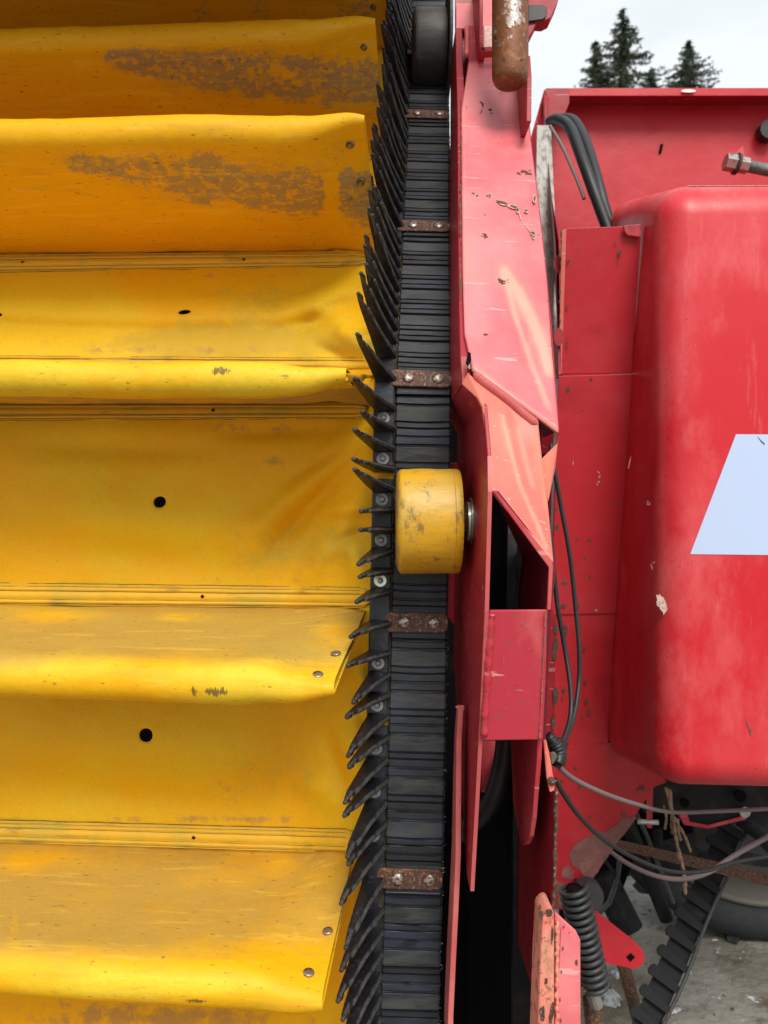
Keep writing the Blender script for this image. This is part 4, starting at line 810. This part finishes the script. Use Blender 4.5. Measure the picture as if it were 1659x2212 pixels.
tube('tape_end', smooth_path([P(1212, 1606, 1.18), P(1210, 1625, 1.16), P(1204, 1650, 1.15)]), .0095, M_black, CB, 10, .1)
plate('clip', [(1189, 1628, 1.13), (1195, 1624, 1.13), (1202, 1628, 1.13), (1204, 1636, 1.13), (1196, 1650, 1.13), (1191, 1652, 1.13)], M_rim, CB, t=.004)
tag(tube('electric_cable', smooth_path([P(1198, 1648, 1.22), P(1238, 1682, 1.3), P(1300, 1712, 1.4), P(1370, 1736, 1.55), P(1450, 1754, 1.7), P(1560, 1752, 1.75), P(1720, 1744, 1.8)]), .0046, M_cableg, None, 10, org=P(1450, 1760, 1.6)), 'greyish cable running nearly level under the bottom edge of the rounded cover', 'cable', 'cables sagging under the cover')
tag(tube('electric_cable', smooth_path([P(1200, 1685, 1.25), P(1228, 1732, 1.3), P(1262, 1775, 1.36), P(1310, 1818, 1.45), P(1380, 1858, 1.5), P(1450, 1882, 1.55), P(1520, 1882, 1.6), P(1590, 1862, 1.65), P(1720, 1840, 1.7)]), .0042, M_hose, None, 10, org=P(1450, 1880, 1.6)), 'black cable sagging in a long curve across the red gusset', 'cable', 'cables sagging under the cover')
tag(tube('electric_cable', smooth_path([P(1300, 1824, 1.95), P(1350, 1862, 1.90), P(1410, 1890, 1.85), P(1470, 1899, 1.82), P(1530, 1885, 1.80), P(1590, 1846, 1.8), P(1720, 1775, 1.8)]), .0056, M_cableg, None, 10, org=P(1450, 1900, 1.8)), 'lowest cable, mauve-grey, sagging just under the black one', 'cable', 'cables sagging under the cover')

# ------------------------------------------------------------------ machinery under the cover
UC = thing('undercarriage', 'dark steel undercarriage brackets and bars below the rounded red cover', 'machine chassis', tuple(P(1500, 1900, 2.3)))
plate('side_member', [P(1390, 1640, 2.25), P(1800, 1640, 2.25), P(1800, 1720, 2.25), P(1640, 1768, 2.25), P(1530, 1790, 2.25), P(1480, 1782, 2.25), P(1455, 1758, 2.25), P(1390, 1755, 2.25)], M_blackr, UC, t=.02)
plate('red_edge', [P(1466, 1760, 2.24), P(1485, 1758, 2.24), P(1490, 1776, 2.24), P(1530, 1783, 2.24), P(1612, 1762, 2.24), P(1612, 1770, 2.24), P(1530, 1790, 2.24), P(1478, 1782, 2.24)], M_redb, UC, t=.006)
plate('strap', [P(1398, 1705, 2.0), P(1411, 1705, 2.0), P(1409, 1790, 2.0), P(1398, 1788, 2.0)], M_redb, UC, t=.006)
V, F = tube_vf([P(1378, 1775, 2.0), P(1422, 1777, 2.0)], .0065, 10); mk('threaded_bolt', V, F, M_steel, UC)
plate('rusty_flat_bar', [P(1322, 1816, 2.1), P(1344, 1818, 2.1), P(1700, 1896, 2.1), P(1700, 1925, 2.1), P(1560, 1890, 2.1), P(1322, 1832, 2.1)], M_rust, UC, t=.008)
plate('rear_dark_sheet', [P(1440, 1500, 2.75), P(1900, 1500, 2.75), P(1900, 1900, 2.75), P(1640, 1872, 2.75), P(1560, 1860, 2.75), P(1470, 1905, 2.75), P(1430, 1850, 2.75)], M_blackr, UC, t=.02)  # dark sheet added for the darkness under the cover
plate('shield_bracket', [P(1500, 1790, 2.4), P(1600, 1775, 2.4), P(1650, 1800, 2.4), P(1659, 1850, 2.4), P(1600, 1838, 2.4), P(1540, 1850, 2.4), P(1505, 1830, 2.4)], M_dkroll, UC, t=.02)
plate('back_shield', [P(1210, 1500, 2.5), P(1800, 1500, 2.5), P(1800, 1700, 2.5), P(1530, 1790, 2.5), P(1380, 1830, 2.5), P(1330, 1960, 2.5), P(1210, 1990, 2.5)], M_dark, UC, t=.02, bevel=0)
V, F = tube_vf([P(1372, 1752, 2.15), P(1395, 1800, 2.15), P(1455, 1950, 2.15)], .006, 8); mk('thin_rod', V, F, M_spring, UC)
V, F = tube_vf([P(1348, 1760, 2.3), P(1440, 1985, 2.3)], .022, 10); mk('diagonal_brace', V, F, M_blackr, UC)
V, F = tube_vf([P(1340, 1850, 2.2), P(1332, 1905, 2.2), P(1316, 1950, 2.2), P(1290, 1975, 2.2)], .008, 8); mk('oil_pipe', V, F, M_spring, UC)
V, F = tube_vf([P(1300, 1890, 2.4), P(1360, 2010, 2.35)], .045, 12); mk('dark_tube', V, F, M_blackr, UC)
V, F = tube_vf([P(1345, 2080, 2.3), P(1395, 2260, 2.3)], .020, 10); mk('prop_leg', V, F, M_rust, UC)
V, F = tube_vf([P(1276, 2140, 1.85), P(1292, 2300, 1.85)], .022, 10); mk('prop_leg', V, F, M_rust, UC)
for (a, b, d, r) in (((1330, 1740), (1392, 1860), 2.25, .010), ((1360, 1845), (1490, 1882), 2.5, .014), ((1420, 1790), (1412, 1905), 2.45, .017), ((1285, 1830), (1345, 1925), 2.2, .006), ((1500, 1800), (1548, 1890), 2.5, .010), ((1600, 1770), (1665, 1830), 2.3, .022)):
    V, F = tube_vf([P(*a, d), P((a[0]+b[0])/2+6, (a[1]+b[1])/2, d), P(*b, d)], r, 8, .05); mk('oily_rod', V, F, M_blackr, UC, smooth=True)
for (x, y, r) in ((1610, 1755, .016), (1480, 1735, .014), (1600, 1720, .018)):
    V, F = lathe_vf([(0, r), (.012, r*.9), (.016, r*.4)], 14, 'Y', P(x, y, 2.215)); mk('bolt_head', V, F, M_steel if r == .016 else M_dark, UC, smooth=False)
# red tension lever and spring
LV = thing('tension_lever', 'red steel lever with a square hole, pointing down right beside the coil spring', 'lever', tuple(P(1330, 2060, 1.92)))
plate('lever_arm', [P(1262, 1960, 1.92), P(1285, 1968, 1.92), P(1374, 2038, 1.92), P(1390, 2056, 1.92), P(1393, 2074, 1.92), P(1384, 2088, 1.92), P(1368, 2093, 1.92), P(1290, 2077, 1.92), P(1262, 2050, 1.92)], M_redp, LV, t=.012)
plate('square_hole', [P(1353, 2068, 1.918), P(1363, 2059, 1.918), P(1372, 2068, 1.918), P(1362, 2078, 1.918)], M_dark, LV, t=.0015, bevel=0)
SP = thing('coil_spring', 'stout grey coil spring standing behind the frame post at the lower right', 'spring', tuple(P(1285, 2140, 1.8)))
a = P(1238, 1915, 1.78); b_ = P(1288, 2138, 1.78); axd = (b_-a); ln = axd.length; axd.normalize(); u = axd.cross(Vector((0, 1, 0))).normalized(); v_ = axd.cross(u)
pth = []; N_ = 15*18
for i in range(N_+1):
    th = 2*math.pi*i/18; pth.append(a + axd*(ln*i/N_) + (u*math.cos(th) + v_*math.sin(th))*.031)
V, F = tube_vf(pth, .0060, 7); mk('coil', V, F, M_spring, SP, smooth=True)
V, F = tube_vf([a, b_], .018, 14); mk('spring_core', V, F, M_dark, SP, smooth=True)
plate('spring_seat', [P(1252, 2140, 1.76), P(1300, 2092, 1.76), P(1306, 2096, 1.76), P(1306, 2128, 1.76), P(1262, 2150, 1.76), P(1250, 2152, 1.76)], M_rust, SP, t=.07)
V, F = tube_vf([P(1278, 2140, 1.79), P(1290, 2172, 1.79)], .016, 12); mk('threaded_end', V, F, M_steel, SP)
V, F = lathe_vf([(0, .038), (.03, .038), (.03, .026), (.028, .022)], 28, 'Y', P(1272, 1938, 1.88)); tag(mk('rubber_bush', V, F, M_dkroll, None, smooth=False, org=P(1272, 1938, 1.88)), 'round grey-black rubber bush above the coil spring', 'bushing')

# cleated rubber track running down to the right bottom
TB = thing('cleated_web', 'black toothed conveyor band running diagonally over the concrete at the lower right', 'conveyor band', tuple(P(1380, 2212, 2.1)))
p0 = P(1560, 1770, 2.35); p1 = P(1345, 2260, 2.1); dr = (p1-p0); LL = dr.length; dr.normalize(); sx = Vector((1, 0, .28)); sx = (sx - dr*sx.dot(dr)).normalized(); nn = sx.cross(dr).normalized()
if nn.y > 0: nn = -nn
V, F = prism([p0, p0+sx*.066, p1+sx*.066, p1], -nn*.012); mk('band', V, F, M_blackr, TB, attr={'dust': [.1]*len(V)})
nC = int(LL/.060)
cm = None
for i in range(nC):
    c = p0 + dr*(.06*i+.02)
    if cm is None:
        V, F = prism([Vector((-.018, 0, -.015)), Vector((-.012, 0, -.022)), Vector((.067, 0, -.008)), Vector((.067, 0, .012)), Vector((-.014, 0, .010)), Vector((-.021, 0, .000))], (0, .022, 0))
        o = mk('cleat_mesh', V, F, M_blackr); cm = o.data; bpy.data.objects.remove(o)
    inst('cleat', cm, mat4(c, sx, nn, dr), TB)
V, F = tube_vf([p0+sx*.070+nn*.02+(p1-p0)*(k/12)+Vector((.004*math.sin(k), 0, 0)) for k in range(13)], .0055, 8); mk('edge_rod', V, F, M_spring, TB, smooth=True)

# straw caught under the cover
for n_, (a, b, w) in enumerate([((1438, 1700), (1452, 1800), 4), ((1446, 1705), (1470, 1860), 4.5), ((1434, 1740), (1436, 1790), 3), ((1452, 1760), (1492, 1840), 3), ((1470, 1850), (1480, 1930), 4.5), ((1465, 1770), (1471, 1815), 3)]):
    pth = smooth_path([P(a[0], a[1], 1.98), P((a[0]+b[0])/2+random.uniform(-5, 5), (a[1]+b[1])/2, 1.96), P(b[0], b[1], 1.98)], 6)
    if n_ == 0: ST = thing('straw_bunch', 'tangle of dry brown straw hanging below the rounded cover', 'straw', tuple(P(1455, 1900, 1.98)))
    tube('stalk', pth, [w/K*1.98*(.6+.5*random.random()) for _ in pth], M_straw, ST, 6, .2)
# wheel
WH = thing('tractor_wheel', 'large dark tyre on a dirty cream rim, standing on the wet concrete', 'wheel', (P(1645, 1640, 3.04).x, 3.04, 0))
c = Vector((P(1645, 1640, 3.04).x, 2.95, .75))
prof = [(0, .61), (-.02, .64), (-.035, .68), (-.02, .735), (.03, .75), (.30, .75), (.35, .735), (.365, .69), (.35, .64), (.33, .61)]
V, F = lathe_vf(prof, 90, 'Y', c); mk('tyre', V, F[:-2], M_tyre, WH, smooth=True)
V, F = lathe_vf([(.0, .612), (-.015, .610), (-.018, .595), (.0, .585), (.03, .565), (.05, .46), (.09, .44), (.11, .22), (.06, .2), (.05, .1)], 72, 'Y', c); mk('rim', V, F, M_rim, WH, smooth=True)
lug = None
for k in range(44):
    th = 2*math.pi*k/44; m = Matrix.Translation(c + Vector((0, .06 if k % 2 else .2, 0))) @ Matrix.Rotation(th, 4, 'Y') @ Matrix.Translation((0, 0, .758)) @ Matrix.Rotation(.7 if k % 2 else -.7, 4, 'Z')
    if lug is None:
        V, F = boxvf((-.018, -.10, -.02), (.018, .10, .006)); o = mk('lug_mesh', V, F, M_tyre); lug = o.data; bpy.data.objects.remove(o)
    inst('tread_lug', lug, m, WH)
r_ = random.Random(3); VF = []
for _ in range(1500):
    x = r_.uniform(.35, 2.2); y = r_.uniform(1.9, 4.6); q = r_.uniform(.002, .009)*(1.6 if r_.random() < .06 else 1); n = 5; a0 = r_.uniform(0, 6)
    V = [Vector((x+q*math.cos(a0+6.283*k/n)*r_.uniform(.6, 1.1), y+q*math.sin(a0+6.283*k/n)*r_.uniform(.6, 1.1), -.001)) for k in range(n)] + [Vector((x, y, q*r_.uniform(.4, .9)))]
    VF.append((V, [(k, (k+1) % n, n) for k in range(n)]))
V, F = joinvf(VF); tag(mk('gravel', V, F, M_grit, None, org=(1.2, 3, 0)), 'loose grit scattered on the wet concrete', 'gravel', kind='stuff')
# icy snow patches on the concrete
def snow(label, x, y, w, h, seed):
    r = random.Random(seed); d = H*K/(y-CY); cpt = P(x, y, d); V = []; F = []; n = 22; rings = 6
    V.append(Vector((cpt.x, cpt.y, .022)))
    rad = [.75 + .75*mn.noise(Vector((math.cos(6.283*k/n)*1.6, math.sin(6.283*k/n)*1.6, seed))) + r.uniform(-.16, .16) for k in range(n)]
    for q in range(1, rings+1):
        for k in range(n):
            th = 2*math.pi*k/n; t = q/rings; V.append(Vector((cpt.x+w*rad[k]*t*math.cos(th), cpt.y+h*rad[k]*t*math.sin(th), (.022*(1-t**3) + .006*mn.noise(Vector((k*.9, q*.8, seed))))*(1 if q < rings else 0)+.001)))
    F += [(0, 1+k, 1+(k+1) % n) for k in range(n)]
    for q in range(rings-1):
        for k in range(n): F.append((1+q*n+k, 1+q*n+(k+1) % n, 1+(q+1)*n+(k+1) % n, 1+(q+1)*n+k))
    tag(mk('snow_patch', V, F, M_snow, None, smooth=True, org=(cpt.x, cpt.y, 0)), label, 'snow', 'icy snow patches on the concrete')
M_snow = mat('icy_snow', (.46, .48, .50), .4, [L(color=(.20, .19, .17), scale=40, lo=.42, hi=.62, detail=9, nr=.7)], [(60, (1, 1, 1), .004, False)])
snow('grey slushy snow at the lower edge below the toothed band', 1410, 2190, .09, .06, 2)
snow('small icy scrap right of the toothed band', 1485, 2102, .022, .012, 3)
snow('icy patch at the foot of the coil spring', 1318, 2160, .05, .06, 5)
snow('icy scrap between the spring and the toothed band', 1335, 2110, .04, .02, 8)
snow('bright snow seen through the machine left of the tyre rim', 1560, 1850, .10, .10, 9)

# ------------------------------------------------------------------ spruces
def spruce(label, x, ytop, d, h, wmax, seed, group='spruces behind the machine'):
    r = random.Random(seed); top = P(x, ytop, d); base = Vector((top.x, top.y, top.z - h))
    T = thing('spruce_tree', label, 'tree', (top.x, top.y, 0), group)
    V, F = tube_vf([Vector((top.x, top.y, 0)), Vector((top.x+.05, top.y, top.z*.5)), top], [.28, .17, .015], 8); mk('trunk', V, F, M_bark, T, smooth=True)
    V = []; F = []
    def tri(p, dirv, l, w):
        s_ = dirv.cross(Vector((r.uniform(-1, 1), r.uniform(-1, 1), r.uniform(-1, 1)))).normalized()*w
        o = len(V); V.extend([p - s_, p + s_, p + dirv*l]); F.append((o, o+1, o+2))
    z = 0.0
    while z < h:
        f = z/h; R = wmax*(f**.82)*(.82+.3*r.random()) + .06
        nb = 4 if z < 1 else 5
        for _ in range(nb):
            th = r.uniform(0, 2*math.pi); Rr = R*r.choice((1, .9, 1.15, .75, .55, 1.3 if r.random() < .2 else .8)); o0 = Vector((top.x, top.y, top.z - z))
            dv = Vector((math.cos(th), math.sin(th), 0)); n = max(3, int(Rr/.07)); prev = None
            up = r.uniform(-.10, .30)
            for k in range(n):
                t = k/n; p = o0 + dv*(Rr*t) + Vector((0, 0, -Rr*(.55*t - .38*t*t*(1+up))))
                for _2 in range(5):
                    q = (dv*r.uniform(.1, 1.0) + Vector((r.uniform(-.8, .8), r.uniform(-.8, .8), r.uniform(-1.0, .25)))).normalized()
                    tri(p + Vector((r.uniform(-.04, .04), r.uniform(-.04, .04), r.uniform(-.05, .03))), q, r.uniform(.10, .26)*(1-.35*t), r.uniform(.012, .034))
        z += .085 if z < 2 else .13
    # leader
    for k in range(40): tri(top + Vector((0, 0, -.02*k)), Vector((r.uniform(-.5, .5), r.uniform(-.5, .5), .8)).normalized(), .14, .012)
    mk('crown', V, F, M_needle, T)
spruce('tallest spruce behind the housing, with an open ragged top', 1345, 22, 30, 9.0, 3.9, 4)
spruce('dark compact spruce farther right behind the housing', 1487, 90, 31, 8.5, 4.4, 11)
spruce('short spruce pressed against the left side of the tallest one', 1287, 92, 31, 8, 3.3, 21)
spruce('low spruce top just right of the tallest one', 1408, 150, 30, 7, 3.4, 31)
